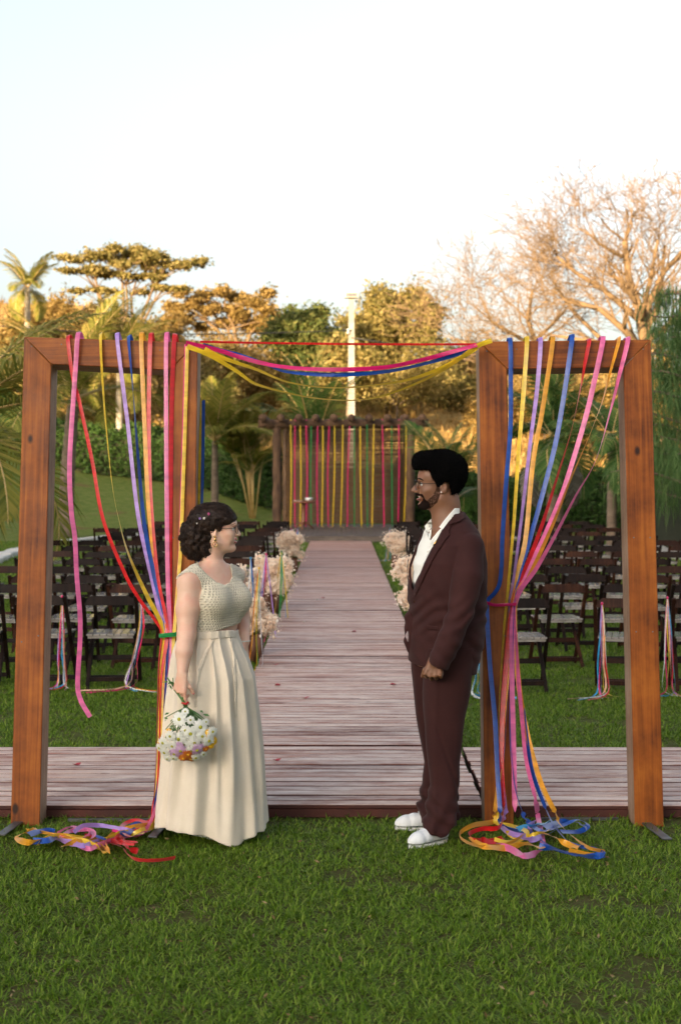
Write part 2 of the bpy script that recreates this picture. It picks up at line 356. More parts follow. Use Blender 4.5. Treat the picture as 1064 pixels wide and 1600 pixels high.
# explicit mitred builder
def mitred_frame(name, x0, x1, H, label, Hr=None):
    Hr = Hr or H
    r = empty(name, (0, FY, 0), 0); r.rotation_euler = (-TH, 0, 0); props(r, label, 'door frame', 'leaning wooden door frames')
    k = 1/math.cos(TH); w, d, e, g = .142, .165, .0035, .0008
    def prism(nm, poly, along):                       # poly in local x,z (front face); long axis to local Z of the object
        cx = sum(p[0] for p in poly)/len(poly); cz = sum(p[1] for p in poly)/len(poly)
        pts = [(p[0]-cx, p[1]-cz) for p in poly]
        if along == 'x': pts = [(-q[1], q[0]) for q in pts]     # rotate so that the beam's length is Z
        n = len(pts); vs = []
        c = Vector((0, 0))
        def ins(a, amt):
            out = []
            for i in range(n):
                p0 = Vector(a[i-1]); p1 = Vector(a[i]); p2 = Vector(a[(i+1) % n])
                d1 = (p1-p0).normalized(); d2 = (p2-p1).normalized(); n1 = Vector((-d1.y, d1.x)); n2 = Vector((-d2.y, d2.x)); bb = (n1+n2); bb /= max(bb.dot(n1), .3)
                out.append(tuple(p1+bb*amt))
            return out
        area = sum(pts[i-1][0]*pts[i][1]-pts[i][0]*pts[i-1][1] for i in range(n))
        if area < 0: pts = pts[::-1]
        inn = ins(pts, e)
        for ring, yy in ((inn, 0), (pts, e), (pts, d-e), (inn, d)):
            for q in ring: vs.append((q[0], yy, q[1]))
        fs = [list(range(n)), [3*n+i for i in range(n-1, -1, -1)]]; mi = [0, 0]
        for a in range(3):
            for i in range(n):
                j = (i+1) % n; fs.append([a*n+j, a*n+i, a*n+n+i, a*n+n+j]); mi.append(1 if a == 1 else 0)
        mb = MB(); mb.add(vs, fs); mb.m = mi
        o = link(nm, mb.mesh(nm, [M['frame'], M['frame_side']]), r)
        o.location = (cx, 0, cz)
        if along == 'x': o.rotation_euler = (0, R(90), 0)
        return o
    hl, hr = H*k, Hr*k
    prism('post', [(x0, 0), (x0+w, 0), (x0+w, hl-w-g), (x0, hl-g*2)], 'z')
    prism('post', [(x1-w, 0), (x1, 0), (x1, hr-g*2), (x1-w, hr-w-g)], 'z')
    prism('lintel', [(x0+g, hl), (x0+w+g, hl-w), (x1-w-g, hr-w), (x1-g, hr)], 'x')
    # screw heads and a few filled holes
    for (sx, sz) in ((x0+.03, .9), (x0+w-.03, .93), (x1-.03, 1.42), (x1-w+.03, 1.42), (x0+.04, hl-.05), (x1-.04, hr-.05), (x1-w-.05, hr-.04), (x0+w+.05, hl-.04), (x1-w+.03, .95), (x1-.03, .95)):
        s = MB(); s.lathe([(.004, 0), (.004, .0018), (.001, .0022)], n=8, M=Matrix.Rotation(R(90), 3, 'X')); part('screw_head', s, M['metal'], r, loc=(sx, -.0005, sz))
    return r
fl = mitred_frame('door_frame', -1.615, -.728, 2.43, 'leaning varnished wooden door frame on the left, behind the woman in the long beige skirt', 2.40)
fr = mitred_frame('door_frame', .706, 1.583, 2.405, 'leaning varnished wooden door frame on the right, behind the man in the burgundy suit', 2.415)
fl.name = 'door_frame'
def bar(a, b, w, h, mat): mb = MB(); mb.beam(a, b, w, h, bev=.002); return mb
for (x, y0, y1, tag_) in ((-1.55, 6.70, 7.3, 'flat steel foot bar on the grass under the far left wooden post'), (-.83, 6.66, 7.25, 'flat steel foot bar on the grass beside the hem of the beige skirt'), (1.49, 6.62, 7.1, 'dark flat steel foot bar on the grass under the far right wooden post')):
    o = part('foot_bar', bar((x-.05 if x < 0 else x+.03, y0, .03), (x, y1, .012), .045, .008, None), M['metal'], None); props(o, tag_, 'steel bar', 'steel bars under the frames')
mb = MB(); mb.beam((-1.35, 7.06, .012), (-.95, 7.06, .012), .02, .012); props(part('ground_rail', mb, M['metal']), 'thin dark rail lying on the grass under the left door frame', 'rail')
mb = MB(); mb.beam((1.0, 7.08, .012), (1.38, 7.08, .012), .02, .012); props(part('ground_rail', mb, M['metal']), 'thin dark rail lying on the grass under the right door frame', 'rail')

# ------------------------------------------------------------------ vegetation
M['hedge'] = leafmat('hedge_leaves', [(.02, .045, .012), (.04, .085, .018), (.075, .13, .03)], .2)
M['oliv'] = leafmat('green_gold_leaves', [(.10, .10, .026), (.29, .235, .07), (.50, .38, .15)], .45)  # tones lightened to paint warm haze and flare into the far foliage
M['gold'] = leafmat('golden_leaves', [(.12, .09, .026), (.32, .21, .06), (.52, .36, .14)], .45)
M['green'] = leafmat('mid_green_leaves', [(.045, .075, .02), (.125, .15, .04), (.25, .23, .07)], .35)
M['palm'] = leafmat('palm_leaflets', [(.035, .085, .02), (.07, .14, .03), (.15, .20, .05)], .35)
M['palmy'] = leafmat('yellow_palm_leaflets', [(.10, .13, .02), (.24, .23, .04), (.38, .30, .07)], .4)
M['palmdead'] = leafmat('dry_grey_fronds', [(.10, .085, .065), (.20, .17, .13), (.28, .25, .20)], .2)
M['trunk'] = simple('brown_trunk', (.10, .07, .05), (.22, .16, .11), 3, .9, .6, stretch=(1, 1, 3))
M['trunkpale'] = simple('pale_trunk', (.30, .25, .20), (.45, .39, .32), 4, .85, .3, stretch=(1, 1, 4))
M['twig'] = simple('pinkish_bare_bark', (.12, .075, .035), (.24, .15, .075), 3, .9, .2)
M['cane'] = simple('golden_cane', (.42, .27, .08), (.55, .38, .16), 6, .5, .1)
M['casu'] = leafmat('feathery_needles', [(.04, .09, .03), (.09, .17, .05), (.17, .24, .08)], .3)
def leaves(name, pos, size, mat, sub=None, nrm=None, elong=1.7, seed=0):
    g = np.random.default_rng(seed+5); n = len(pos); pos = np.asarray(pos)
    a = g.normal(size=(n, 3)); a[:, 2] *= .7; a /= np.linalg.norm(a, axis=1)[:, None]
    b = g.normal(size=(n, 3)); b -= a*(a*b).sum(1)[:, None]; b /= np.linalg.norm(b, axis=1)[:, None]
    s = (np.asarray(size)*g.uniform(.6, 1.35, n))[:, None]; c = np.cross(a, b)
    V = np.stack([pos-a*s*elong*.5, pos+b*s*.42+c*s*.06, pos+a*s*elong*.5+c*s*-.15, pos-b*s*.42+c*s*.06], 1).reshape(-1, 3)
    Fq = np.arange(4*n).reshape(-1, 4)
    return np_mesh(name, V, Fq, mat)
def blobs(g, centers, radii, n, shell=.55, stray=.45):
    centers = np.asarray(centers, float); radii = np.asarray(radii, float)
    if radii.ndim == 1: radii = np.repeat(radii[:, None], 3, 1)
    w = radii.prod(1)**(2/3); idx = g.choice(len(centers), n, p=w/w.sum())
    d = g.normal(size=(n, 3)); d /= np.linalg.norm(d, axis=1)[:, None]; r = g.uniform(shell, 1, n)[:, None]**.7
    r = np.where(g.uniform(0, 1, n)[:, None] < stray, r*g.uniform(.9, 2.0, n)[:, None], r)
    return centers[idx]+d*r*radii[idx]
def limb(mb, a, b, r0, r1, sag=0.0, n=5, wob=.05, sides=6):
    a = Vector(a); b = Vector(b); L = (b-a).length; ps = []; rs = []
    for i in range(n+1):
        t = i/n; p = a.lerp(b, t); p.z += sag*math.sin(math.pi*t)*L
        if 0 < i < n: p += Vector([rnd.uniform(-1, 1)*wob*L for _ in range(3)])
        ps.append(p); rs.append(r0+(r1-r0)*t)
    mb.tube(ps, rs, sides); return ps
def leafy_tree(label, group, base, H, crown, n, size, mat, trunkmat='trunk', tr=.2, seed=1, flat=.6, ncl=26, name='tree', trunks=1, lo=.45, cat='tree', crad=.22, lean=(0, 0)):
    # crown = (rx, ry, rz): clumps fill the crown volume, with gaps; limbs run to the clumps
    g = np.random.default_rng(seed); rx, ry, rz = crown; cz = H-rz
    t = empty(name, base, label=label, cat=cat, group=group)
    cl = []; tries = 0
    while len(cl) < ncl and tries < 4000:
        tries += 1
        d = g.normal(size=3); d /= np.linalg.norm(d); r = g.uniform(lo, .95)
        c = np.array([lean[0]+d[0]*rx*r, lean[1]+d[1]*ry*r, cz+d[2]*rz*r*(1 if d[2] > 0 else .7)])
        if all(np.linalg.norm((c-q)/np.array([1, 1, flat])) > crad*rx*.9 for q in cl): cl.append(c)
    cl = np.array(cl); rad = np.stack([np.full(len(cl), crad*rx)*g.uniform(.7, 1.3, len(cl))]*3, 1); rad[:, 2] *= flat
    pos = blobs(g, cl, rad, n, .3)
    link('crown', leaves('crown', pos, size, M[mat], seed=seed), t)
    mb = MB(); fork = Vector((lean[0]*.5, lean[1]*.5, max(.3, cz-rz*.75)))
    for k in range(trunks):
        off = Vector((0, 0, 0)) if trunks == 1 else Vector((g.uniform(-.5, .5), g.uniform(-.4, .4), 0))
        limb(mb, off, fork+off*1.5, tr, tr*.65, 0, 5, .02, 8)
    for c in cl[::2]: limb(mb, fork, c, tr*.42, tr*.06, .06, 4, .04, 5)
    part('trunk', mb, M[trunkmat], t); return t
def at(px, Y, dz=0): x = (px-532)*Y/F; return (x, Y, gz1(x, Y)+dz)
def Hof(px, py, Y): return EYE-(py-734)*Y/F-gz1((px-532)*Y/F, Y)
# --- palms
def frond_mesh(name, L, droop, mat, nl=46, wid=.32, width=.035, seed=0, hang=.35, two=True):
    g = random.Random(seed); mb = MB(); ps = []; ang = R(28); p = Vector((0, 0, 0)); st = L/14
    for i in range(15):
        ps.append(p.copy()); a = ang-droop*(i/14)**1.25; p = p+Vector((math.cos(a), 0, math.sin(a)))*st
    mb.tube(ps, [.028*(1-.85*i/14)*L/2.6 for i in range(15)], 5, mi=1)
    for i in range(nl):
        t = .14+.86*i/(nl-1); f = t*14; k = min(int(f), 13); q = ps[k].lerp(ps[k+1], f-k); tg = (ps[k+1]-ps[k]).normalized(); up = Vector((-tg.z, 0, tg.x))
        ll = L*wid*math.sin(math.pi*min(1, .16+t*.86))**.7*g.uniform(.85, 1.1)
        for s in (-1, 1):
            d = (tg*(.45+.5*t)+Vector((0, s, 0))*(1.0-.35*t)+up*(.18-.1*t+g.uniform(-.1, .1))).normalized()
            m1 = q+d*ll*.5; d2 = (d+Vector((0, 0, -hang*2.2*g.uniform(.6, 1.4)))).normalized(); e = m1+d2*ll*.5
            w = (tg*.9-d*tg.dot(d)).normalized()*width*g.uniform(.8, 1.2)
            mb.add([q-w*.4, q+w*.4, m1+w*.5, m1-w*.5, e], [(0, 1, 2, 3), (3, 2, 4)])
    return mb.mesh(name, [mat, M['cane'] if mat is not M['palmdead'] else mat])
def palm(label, group, base, trunk_h, tr, fr_specs, L, mat='palm', tmat='trunk', seed=0, lean=(0, 0), dead=0, wid=.32, width=.035, hang=.35, nl=46):
    g = random.Random(seed); t = empty('palm_tree', base, label=label, cat='palm', group=group)
    top = Vector((lean[0], lean[1], trunk_h)); mb = MB(); ps = []; rs = []
    for i in range(22):
        u = i/21; ps.append(Vector((lean[0]*u*u, lean[1]*u*u, trunk_h*u))); rs.append(tr*(1.25-.4*u+(.06 if i % 2 else 0)+(.35*max(0, .12-u)/.12)))
    if trunk_h > .2: mb.tube(ps, rs, 9); part('trunk', mb, M[tmat], t)
    ms = [frond_mesh('frond', L, dr, M[mat], nl, wid, width, seed*10+i, hang) for i, dr in enumerate((R(50), R(85), R(125)))]
    for az, el, k in fr_specs:
        o = link('frond', ms[k], t, loc=top); o.rotation_euler = Euler((g.uniform(-.35, .35), -el, az), 'XYZ'); o.scale = (g.uniform(.85, 1.1),)*3
        o.rotation_euler = (Matrix.Rotation(az, 3, 'Z') @ Matrix.Rotation(-el, 3, 'Y') @ Matrix.Rotation(g.uniform(-.3, .3), 3, 'X')).to_euler()
    if dead:
        dm = frond_mesh('dead_frond', L*.8, R(95), M['palmdead'], 30, wid, width, seed+77, .8)
        for i in range(dead):
            az = g.uniform(0, 6.28); o = link('dead_frond', dm, t, loc=top-Vector((0, 0, .1))); o.rotation_euler = (Matrix.Rotation(az, 3, 'Z') @ Matrix.Rotation(R(55), 3, 'Y')).to_euler()
    return t
def ring_specs(n, seed, els=((55, 0), (30, 0), (5, 1), (-20, 2))):
    g = random.Random(seed); out = []
    for i in range(n): e, k = els[i % len(els)]; out.append((i*2.399+g.uniform(-.3, .3), R(e-10+g.uniform(-9, 9)), k))
    return out
GP = 'palms around the lawn'
x, yy, z = at(104, 37); palm('palm with a thick brown trunk on the left slope, seen through the left frame', GP, (x, yy, z), Hof(104, 625, 37), .17, ring_specs(17, 3, ((60, 0), (40, 0), (20, 0), (0, 1))), 3.3, 'palmy', seed=3, lean=(.2, 0))
palm('palm at the left edge whose long green fronds droop beside the left post', GP, (-5.35, 19.5, .3), 2.0, .16, ring_specs(18, 5, ((35, 0), (15, 0), (-5, 1), (-20, 2))), 2.7, 'palmy', seed=5)
x, yy, z = at(187, 54); palm('palm with a thin pale trunk before the hedge, seen through the left frame', GP, (x, yy, z), Hof(187, 572, 54), .12, ring_specs(15, 8), 2.7, 'palmy', 'trunkpale', seed=8)
x, yy, z = at(44, 62); palm('tall slim palm standing out against the sky above the far left post', GP, (x, yy, z), Hof(46, 452, 62), .13, ring_specs(14, 9, ((60, 0), (35, 0), (5, 1), (-25, 2))), 2.2, 'palmy', 'trunkpale', seed=9)
x, yy, z = at(490, 47); palm('young palm with upright fronds showing above the left half of the log pergola', GP, (x, yy, z), 1.6, .15, ring_specs(14, 12, ((80, 0), (66, 0), (50, 0), (30, 1))), 3.6, 'palm', seed=12)
x, yy, z = at(706, 36); palm('young palm with stiff blue green fronds right of the log pergola', GP, (x, yy, z), .9, .14, ring_specs(14, 16, ((78, 0), (58, 0), (38, 0), (12, 1))), 2.5, 'palm', seed=15)
x, yy, z = at(866, 31); palm('bushy palm with grey dead fronds under its crown, seen through the right frame', GP, (x, yy, z), Hof(866, 690, 31), .16, ring_specs(17, 18, ((75, 0), (45, 0), (15, 1), (-15, 2))), 2.1, 'palm', seed=18, dead=4)
x, yy, z = at(955, 27.5); palm('palm with low drooping fronds beside the right post of the right frame', GP, (x, yy, z), Hof(955, 690, 27.5), .085, ring_specs(12, 21, ((40, 0), (10, 1), (-15, 2))), 1.9, 'palm', seed=21)
x, yy, z = at(336, 43); palm('palm with yellowish fronds just right of the left frame, before the hedge', GP, (x, yy, z), Hof(336, 690, 43), .10, ring_specs(15, 24, ((70, 0), (45, 0), (15, 1))), 2.3, 'palmy', seed=24)
# --- clump of golden canes left of the pergola
x, yy, z = at(396, 44); t = empty('cane_palm', (x, yy, z), label='clump of slender golden canes with feathery tops left of the log pergola', cat='palm')
fm = [frond_mesh('frond', 1.5, R(70), M['palmy'], 30, .28, .03, 91+i) for i in range(2)]
for i in range(10):
    a = R(rnd.uniform(-70, 70)); h = rnd.uniform(1.2, 2.6); tip = Vector((math.sin(a)*h*.40, rnd.uniform(-.4, .4), h)); mb = MB()
    mb.tube([Vector((math.sin(a)*.12, 0, 0)), tip*.5+Vector((0, 0, .12)), tip], [.028, .024, .018], 6); part('cane', mb, M['cane'], t)
    for k in range(6): o = link('frond', fm[k % 2], t, loc=tip); o.rotation_euler = (Matrix.Rotation(rnd.uniform(0, 6.28), 3, 'Z') @ Matrix.Rotation(-R(rnd.uniform(10, 60)), 3, 'Y')).to_euler()
# --- hedges
def hedge(label, pts, h, w, n, size, seed, mat='hedge'):
    g = np.random.default_rng(seed); pts = np.array(pts, float); seg = np.linalg.norm(np.diff(pts, axis=0), axis=1); cs = np.r_[0, np.cumsum(seg)]
    s = g.uniform(0, cs[-1], n); px_ = np.interp(s, cs, pts[:, 0]); py_ = np.interp(s, cs, pts[:, 1])
    hh = h*(1+.10*np.sin(s*1.1+seed)+.07*np.sin(s*2.9)+.06*np.sin(s*6.1))
    u = g.uniform(0, 1, n); side = g.uniform(-1, 1, n); top = u > .72
    oy = np.where(top, side, np.sign(side)*g.uniform(.75, 1.05, n))*w/2; ox = oy*.35+g.normal(0, .05, n)
    zz = np.where(top, hh*(.93+.1*g.normal(0, .6, n)), hh*g.uniform(0, 1, n)**.9)
    oy = oy*(1-.25*(zz/h)**3)+.12*np.sin(s*3.3+zz*4)
    pos = np.stack([px_+ox, py_+oy, gz(px_, py_)+zz], 1)
    o0 = empty('hedge', (0, 0, 0), label=label, cat='hedge', group='clipped hedges behind the chairs')
    link('foliage', leaves('foliage', pos, size, M[mat], seed=seed), o0)
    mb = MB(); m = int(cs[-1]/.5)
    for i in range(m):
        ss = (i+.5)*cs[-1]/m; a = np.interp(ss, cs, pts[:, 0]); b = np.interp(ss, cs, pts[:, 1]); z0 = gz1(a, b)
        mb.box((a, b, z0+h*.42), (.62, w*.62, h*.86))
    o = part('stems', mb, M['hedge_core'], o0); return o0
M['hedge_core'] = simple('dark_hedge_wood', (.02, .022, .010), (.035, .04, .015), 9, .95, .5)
hedge('long dark green hedge along the top of the left slope', [(-14, 55), (-8, 54), (-4.6, 51), (-1.8, 46)], 1.75, 1.5, 30000, .085, 1)
hedge('tall dark green hedge behind the chairs right of the pergola', [(1.9, 43), (4.5, 41), (8.6, 39)], 1.62, 1.5, 26000, .075, 2)
hedge('green hedge running forward along the right edge of the lawn', [(8.4, 38), (7.6, 33), (7.05, 26.5)], 1.9, 1.2, 22000, .075, 3, 'green')
# --- casuarina at the right edge
def casuarina(label, base, H, rad, seed):
    g = np.random.default_rng(seed); t = empty('tree', base, label=label, cat='tree'); mb = MB(); limb(mb, (0, 0, 0), (.1, 0, H), .13, .03, 0, 6, .01, 8)
    pos = []; dirs = []
    for i in range(46):
        z0 = H*(.22+.76*i/45); a = i*2.4; L = rad*(1.15-.75*(z0/H))*g.uniform(.7, 1.15); e = Vector((math.cos(a)*L, math.sin(a)*L, z0+L*.25))
        ps = limb(mb, (0, 0, z0), e, .035, .008, .1, 4, .03, 4)
        for k in range(34):
            u = g.uniform(.15, 1)**.8; f = u*4; q = ps[min(int(f), 3)].lerp(ps[min(int(f), 3)+1], f-int(f) if f < 4 else 1)
            pos.append([q.x+g.normal(0, .1), q.y+g.normal(0, .1), q.z+g.normal(0, .06)])
    part('trunk', mb, M['trunk'], t); pos = np.array(pos); V = []; 
    n = len(pos); rep = 6; P0 = np.repeat(pos, rep, 0)+g.normal(0, .05, (n*rep, 3)); L = g.uniform(.2, .5, n*rep); sx = g.normal(0, .10, (n*rep, 2)); w = .006
    ang = g.uniform(0, 3.14, n*rep); wv = np.stack([np.cos(ang)*w, np.sin(ang)*w, np.zeros(n*rep)], 1)
    E = P0+np.stack([sx[:, 0], sx[:, 1], -L], 1); Mi = P0+np.stack([sx[:, 0]*.9, sx[:, 1]*.9, -L*.45], 1)
    V = np.stack([P0-wv, P0+wv, Mi+wv, Mi-wv, E-wv*.2, E+wv*.2], 1).reshape(-1, 3); b = np.arange(n*rep)*6
    Fq = np.concatenate([np.stack([b, b+1, b+2, b+3], 1), np.stack([b+3, b+2, b+5, b+4], 1)])
    link('foliage', np_mesh('foliage', V, Fq, M['casu']), t)
casuarina('feathery green weeping casuarina at the right edge behind the right frame', (5.75, 22.5, 0), 4.6, 1.9, 4)
casuarina('second feathery tree half out of the picture at the right', (7.9, 27, 0), 5.6, 2.3, 6)
# --- far trees
GT = 'trees on the sunlit rise'
def TT(label, px, top, Y, wpx, hpx, n, size, mat, **k):
    x, yy, z = at(px, Y); H = Hof(px, top, Y); rx = wpx/2*Y/F; rz = hpx/2*Y/F
    return leafy_tree(label, GT, (x, yy, z), H, (rx, rx*.8, rz), n, size, mat, **k)
TT('dense dark green tree above the left half of the pergola', 470, 476, 86, 118, 120, 15000, .16, 'green', seed=31, ncl=34, crad=.26, flat=.85, tr=.25)
TT('broad green gold tree behind the utility pole', 608, 450, 92, 165, 140, 24000, .17, 'oliv', seed=32, ncl=44, crad=.24, flat=.8, tr=.3)
TT('low olive tree left of the utility pole base', 545, 520, 80, 110, 110, 11000, .16, 'oliv', seed=33, ncl=26, crad=.27, flat=.8)
TT('golden bush on the rise behind the right end of the pergola', 655, 560, 98, 90, 60, 4000, .2, 'gold', seed=34, ncl=18, crad=.3, cat='bush')
def flat_tree(label, px, Y, layers, n, size, mat, trunkx, tr, seed, tmat='twig'):
    # umbrella-shaped tree: thin horizontal foliage plates on spreading limbs
    g = np.random.default_rng(seed); x, yy, z = at(trunkx, Y); t = empty('tree', (x, yy, z), label=label, cat='tree', group=GT)
    cs = []; rs = []; mb = MB(); fork = Vector((0, 0, Hof(trunkx, 520, Y)*.62)); limb(mb, (0, 0, 0), fork, tr, tr*.7, 0, 4, .02, 8)
    for (lx, ly, w, h) in layers:
        k = max(3, int(w/16))
        for i in range(k):
            cx = lx+(i/(k-1)-.5)*w*.86+g.uniform(-5, 5); cy = ly+g.uniform(-.5, .5)*h+abs(i/(k-1)-.5)*h*.9
            p = P(cx, cy, Y)-Vector((x, yy, z)); p.y = g.uniform(-1, 1)*w*.25*Y/F
            cs.append(p[:]); r = w/k*.78*Y/F; rs.append((r, r, h*.34*Y/F))
        c0 = P(lx, ly+h*.5, Y)-Vector((x, yy, z)); c0.y = 0; ps = limb(mb, fork, c0, tr*.5, tr*.22, .10, 4, .03, 6)
        for i in range(-k, 0): limb(mb, ps[-2], cs[i], tr*.2, tr*.04, .08, 3, .04, 4)
    pos = blobs(g, cs, rs, n, .2); link('crown', leaves('crown', pos, size, M[mat], seed=seed), t); part('trunk', mb, M[tmat], t)
flat_tree('flat topped tree with spreading tiers against the sky at the left', 205, 76, [(190, 386, 110, 22), (140, 402, 90, 12), (262, 404, 110, 20), (205, 412, 130, 18), (135, 424, 60, 12), (255, 446, 70, 12), (150, 446, 60, 12), (215, 428, 80, 12)], 15000, .13, 'oliv', 192, .2, 41)
flat_tree('wide umbrella shaped golden tree behind the middle of the left frame', 360, 92, [(350, 462, 150, 26), (300, 478, 80, 20), (410, 482, 110, 24), (350, 492, 160, 26), (430, 508, 80, 24)], 19000, .15, 'gold', 375, .3, 43)
x, yy, z = at(300, 70)
gb = [('golden tree crown low behind the blue and pink garland', 430, 520, 100, 150, 110), ('yellow green thicket right of the garland', 700, 530, 100, 120, 90), ('golden thicket at the foot of the broad tree', 620, 560, 90, 150, 70), ('golden thicket behind the left end of the garland', 345, 530, 80, 100, 110), ('tall golden thicket between the left palms', 95, 500, 78, 120, 130), ('pale golden scrub behind the right half of the garland', 500, 560, 96, 140, 70), ('golden scrub behind the right frame ribbons', 850, 575, 76, 150, 90), ('golden bush between the left palm and the flat topped tree', 115, 470, 70, 110, 100), ('golden feathery bush under the flat topped tree', 185, 490, 68, 110, 110), ('golden bush left of the umbrella shaped tree', 250, 505, 74, 90, 90), ('yellow green bush behind the far left post', 62, 485, 66, 90, 130), ('golden thicket above the left hedge', 300, 545, 72, 120, 110), ('golden thicket behind the yellow ribbons of the left frame', 160, 570, 62, 150, 110), ('gold brown thicket left of the pergola', 400, 560, 84, 120, 90), ('yellow green thicket at the far left behind the palm fronds', 20, 560, 56, 110, 140), ('gold bush low behind the right frame', 800, 610, 88, 120, 80), ('gold brown bush at the foot of the bare tree', 905, 600, 80, 130, 90), ('gold bush right of the pergola on the rise', 725, 590, 96, 90, 60), ('yellow green bush at the far right', 1020, 560, 62, 120, 130), ('low golden bush right of the utility pole', 590, 592, 104, 90, 46)]
for i, (lb, px, top, Y, w, h) in enumerate(gb):
    TT(lb, px, top-14, Y, w*1.35, h*1.45, 10000, .13, ('gold', 'gold', 'oliv')[i % 3], seed=60+i, ncl=20, crad=.30, flat=1.0, lo=.2, name='bush', cat='bush', tr=.1)
# --- bare trees
def bare_tree(label, px, Y, limbs, depth, r0, seed, name='bare_tree'):
    g = random.Random(seed); x, yy, z = at(px, Y); t = empty(name, (x, yy, z), label=label, cat='tree', group='leafless trees at the right')
    big = MB(); V = []; Fq = []
    def thin(a, b, ra, rb):
        d = (b-a).normalized(); u = d.orthogonal().normalized(); w = d.cross(u); n0 = len(V)
        for p, r in ((a, ra), (b, rb)):
            for k in range(3): an = 2.094*k; V.append(p+(u*math.cos(an)+w*math.sin(an))*r)
        for k in range(3): j = (k+1) % 3; Fq.append((n0+k, n0+j, n0+3+j, n0+3+k))
    def grow(p, d, L, r, lev):
        n = 4 if lev > 1 else 3; q = p.copy(); pts = [q.copy()]; dd = d.copy()
        for i in range(n):
            dd = (dd+Vector((g.uniform(-1, 1), g.uniform(-1, 1), g.uniform(-.9, 1)))*.30).normalized(); dd.z += .02; q = q+dd*L/n; pts.append(q.copy())
        rr = [r*(1-.5*i/n) for i in range(n+1)]
        if r > .035: big.tube(pts, rr, 6)
        else:
            for i in range(n): thin(pts[i], pts[i+1], rr[i], rr[i+1])
        if lev == 0: return
        m = 4 if lev == 1 else 3
        for i in range(m):
            k = g.randint(1, n); ax = dd.cross(Vector((g.uniform(-1, 1), g.uniform(-1, 1), g.uniform(-1, 1)))).normalized()
            nd = (Matrix.Rotation(R(g.uniform(20, 65)), 3, ax) @ dd); nd.z = nd.z*.85+.10; nd.y *= .7; nd.normalize()
            grow(pts[k], nd, L*g.uniform(.62, .9), max(.011, rr[k]*.6), lev-1)
    top = None
    for (pts, ra) in limbs:
        vv = [Vector(((a-px)*Y/F, dy, EYE-(b-734)*Y/F-z)) for a, b, dy in pts]; rr = [ra*(1-.55*i/(len(vv)-1)) for i in range(len(vv))]
        big.tube(vv, rr, 8)
        for i in range(1, len(vv)):
            dd = (vv[i]-vv[i-1]).normalized(); L = (vv[i]-vv[i-1]).length
            for k in range(3 if i < len(vv)-1 else 4):
                ax = Vector((g.uniform(-1, 1), g.uniform(-1, 1), g.uniform(-1, 1))).normalized(); nd = Matrix.Rotation(R(g.uniform(15, 60)), 3, ax) @ dd; nd.z = nd.z*.8+.08; nd.normalize()
                grow(vv[i], nd, min(2.3, max(1.5, L*.95))*(Y/55), rr[i]*.42, depth)
    part('trunk', big, M['twig'], t)
    link('twigs', np_mesh('twigs', [v[:] for v in V], Fq, M['twig']), t, kind='stuff')
bare_tree('large bare tree with a spreading crown of golden twigs at the right', 1012, 56,
    [([(1012, 700, 0), (1010, 560, 0), (1000, 480, .3), (985, 430, .5), (978, 375, .3)], .26), ([(1010, 560, 0), (970, 520, -.8), (930, 488, -1), (880, 470, -.6)], .17), ([(1010, 545, 0), (1020, 470, .8), (1045, 420, 1), (1075, 385, .7)], .17),
     ([(1000, 500, .2), (950, 450, .8), (905, 420, 1), (875, 395, .9)], .13), ([(1015, 530, 0), (1050, 500, -.8), (1090, 480, -1)], .13), ([(985, 540, 0), (930, 530, .8), (865, 520, 1)], .11), ([(1000, 500, 0), (1010, 440, -.6), (1020, 380, -.8)], .12), ([(975, 400, .4), (940, 380, .3), (915, 362, 0)], .08), ([(1010, 560, 0), (960, 535, 1.5), (915, 480, 2.5), (880, 430, 2.5)], .12), ([(1020, 500, 0), (1050, 440, 2), (1060, 370, 2.5)], .13)], 3, .3, 51)
bare_tree('smaller bare tree with bending branches left of the large bare tree', 845, 60,
    [([(850, 660, 0), (838, 540, 0), (825, 500, .2), (832, 455, .2)], .15), ([(838, 545, 0), (800, 525, -.6), (765, 505, -.6), (752, 470, -.3)], .10), ([(838, 540, 0), (790, 545, .6), (740, 540, .5), (712, 528, .4)], .09), ([(838, 530, 0), (870, 500, .4), (895, 470, .4)], .09)], 3, .2, 53)
# --- dry grass on the sunlit rise
M['drygrass'] = leafmat('dry_grass_tufts', [(.22, .13, .04), (.38, .24, .08), (.50, .34, .14)], .3)
g = np.random.default_rng(77); n = 26000; yy_ = 62+75*g.uniform(0, 1, n)**1.4; xx_ = g.uniform(-.27, .27, n)*yy_; hgt = g.uniform(.12, .5, n)*(1+.8*(np.sin(xx_*.5)*np.sin(yy_*.35) > .3))
b0_ = np.stack([xx_, yy_, gz(xx_, yy_)-.03], 1); an = g.uniform(0, 3.14, n); wv = np.stack([np.cos(an), np.sin(an), 0*an], 1)*g.uniform(.03, .12, n)[:, None]; tp_ = b0_+np.stack([g.normal(0, .12, n), g.normal(0, .12, n), hgt], 1)
o_ = link('dry_grass', np_mesh('dry_grass', np.stack([b0_-wv, b0_+wv, tp_+wv*.35, tp_-wv*.35], 1).reshape(-1, 3), np.arange(4*n).reshape(-1, 4), M['drygrass']), kind='stuff'); o_['label'] = 'dry golden grass on the sunlit rise behind the hedge'; o_['category'] = 'grass'
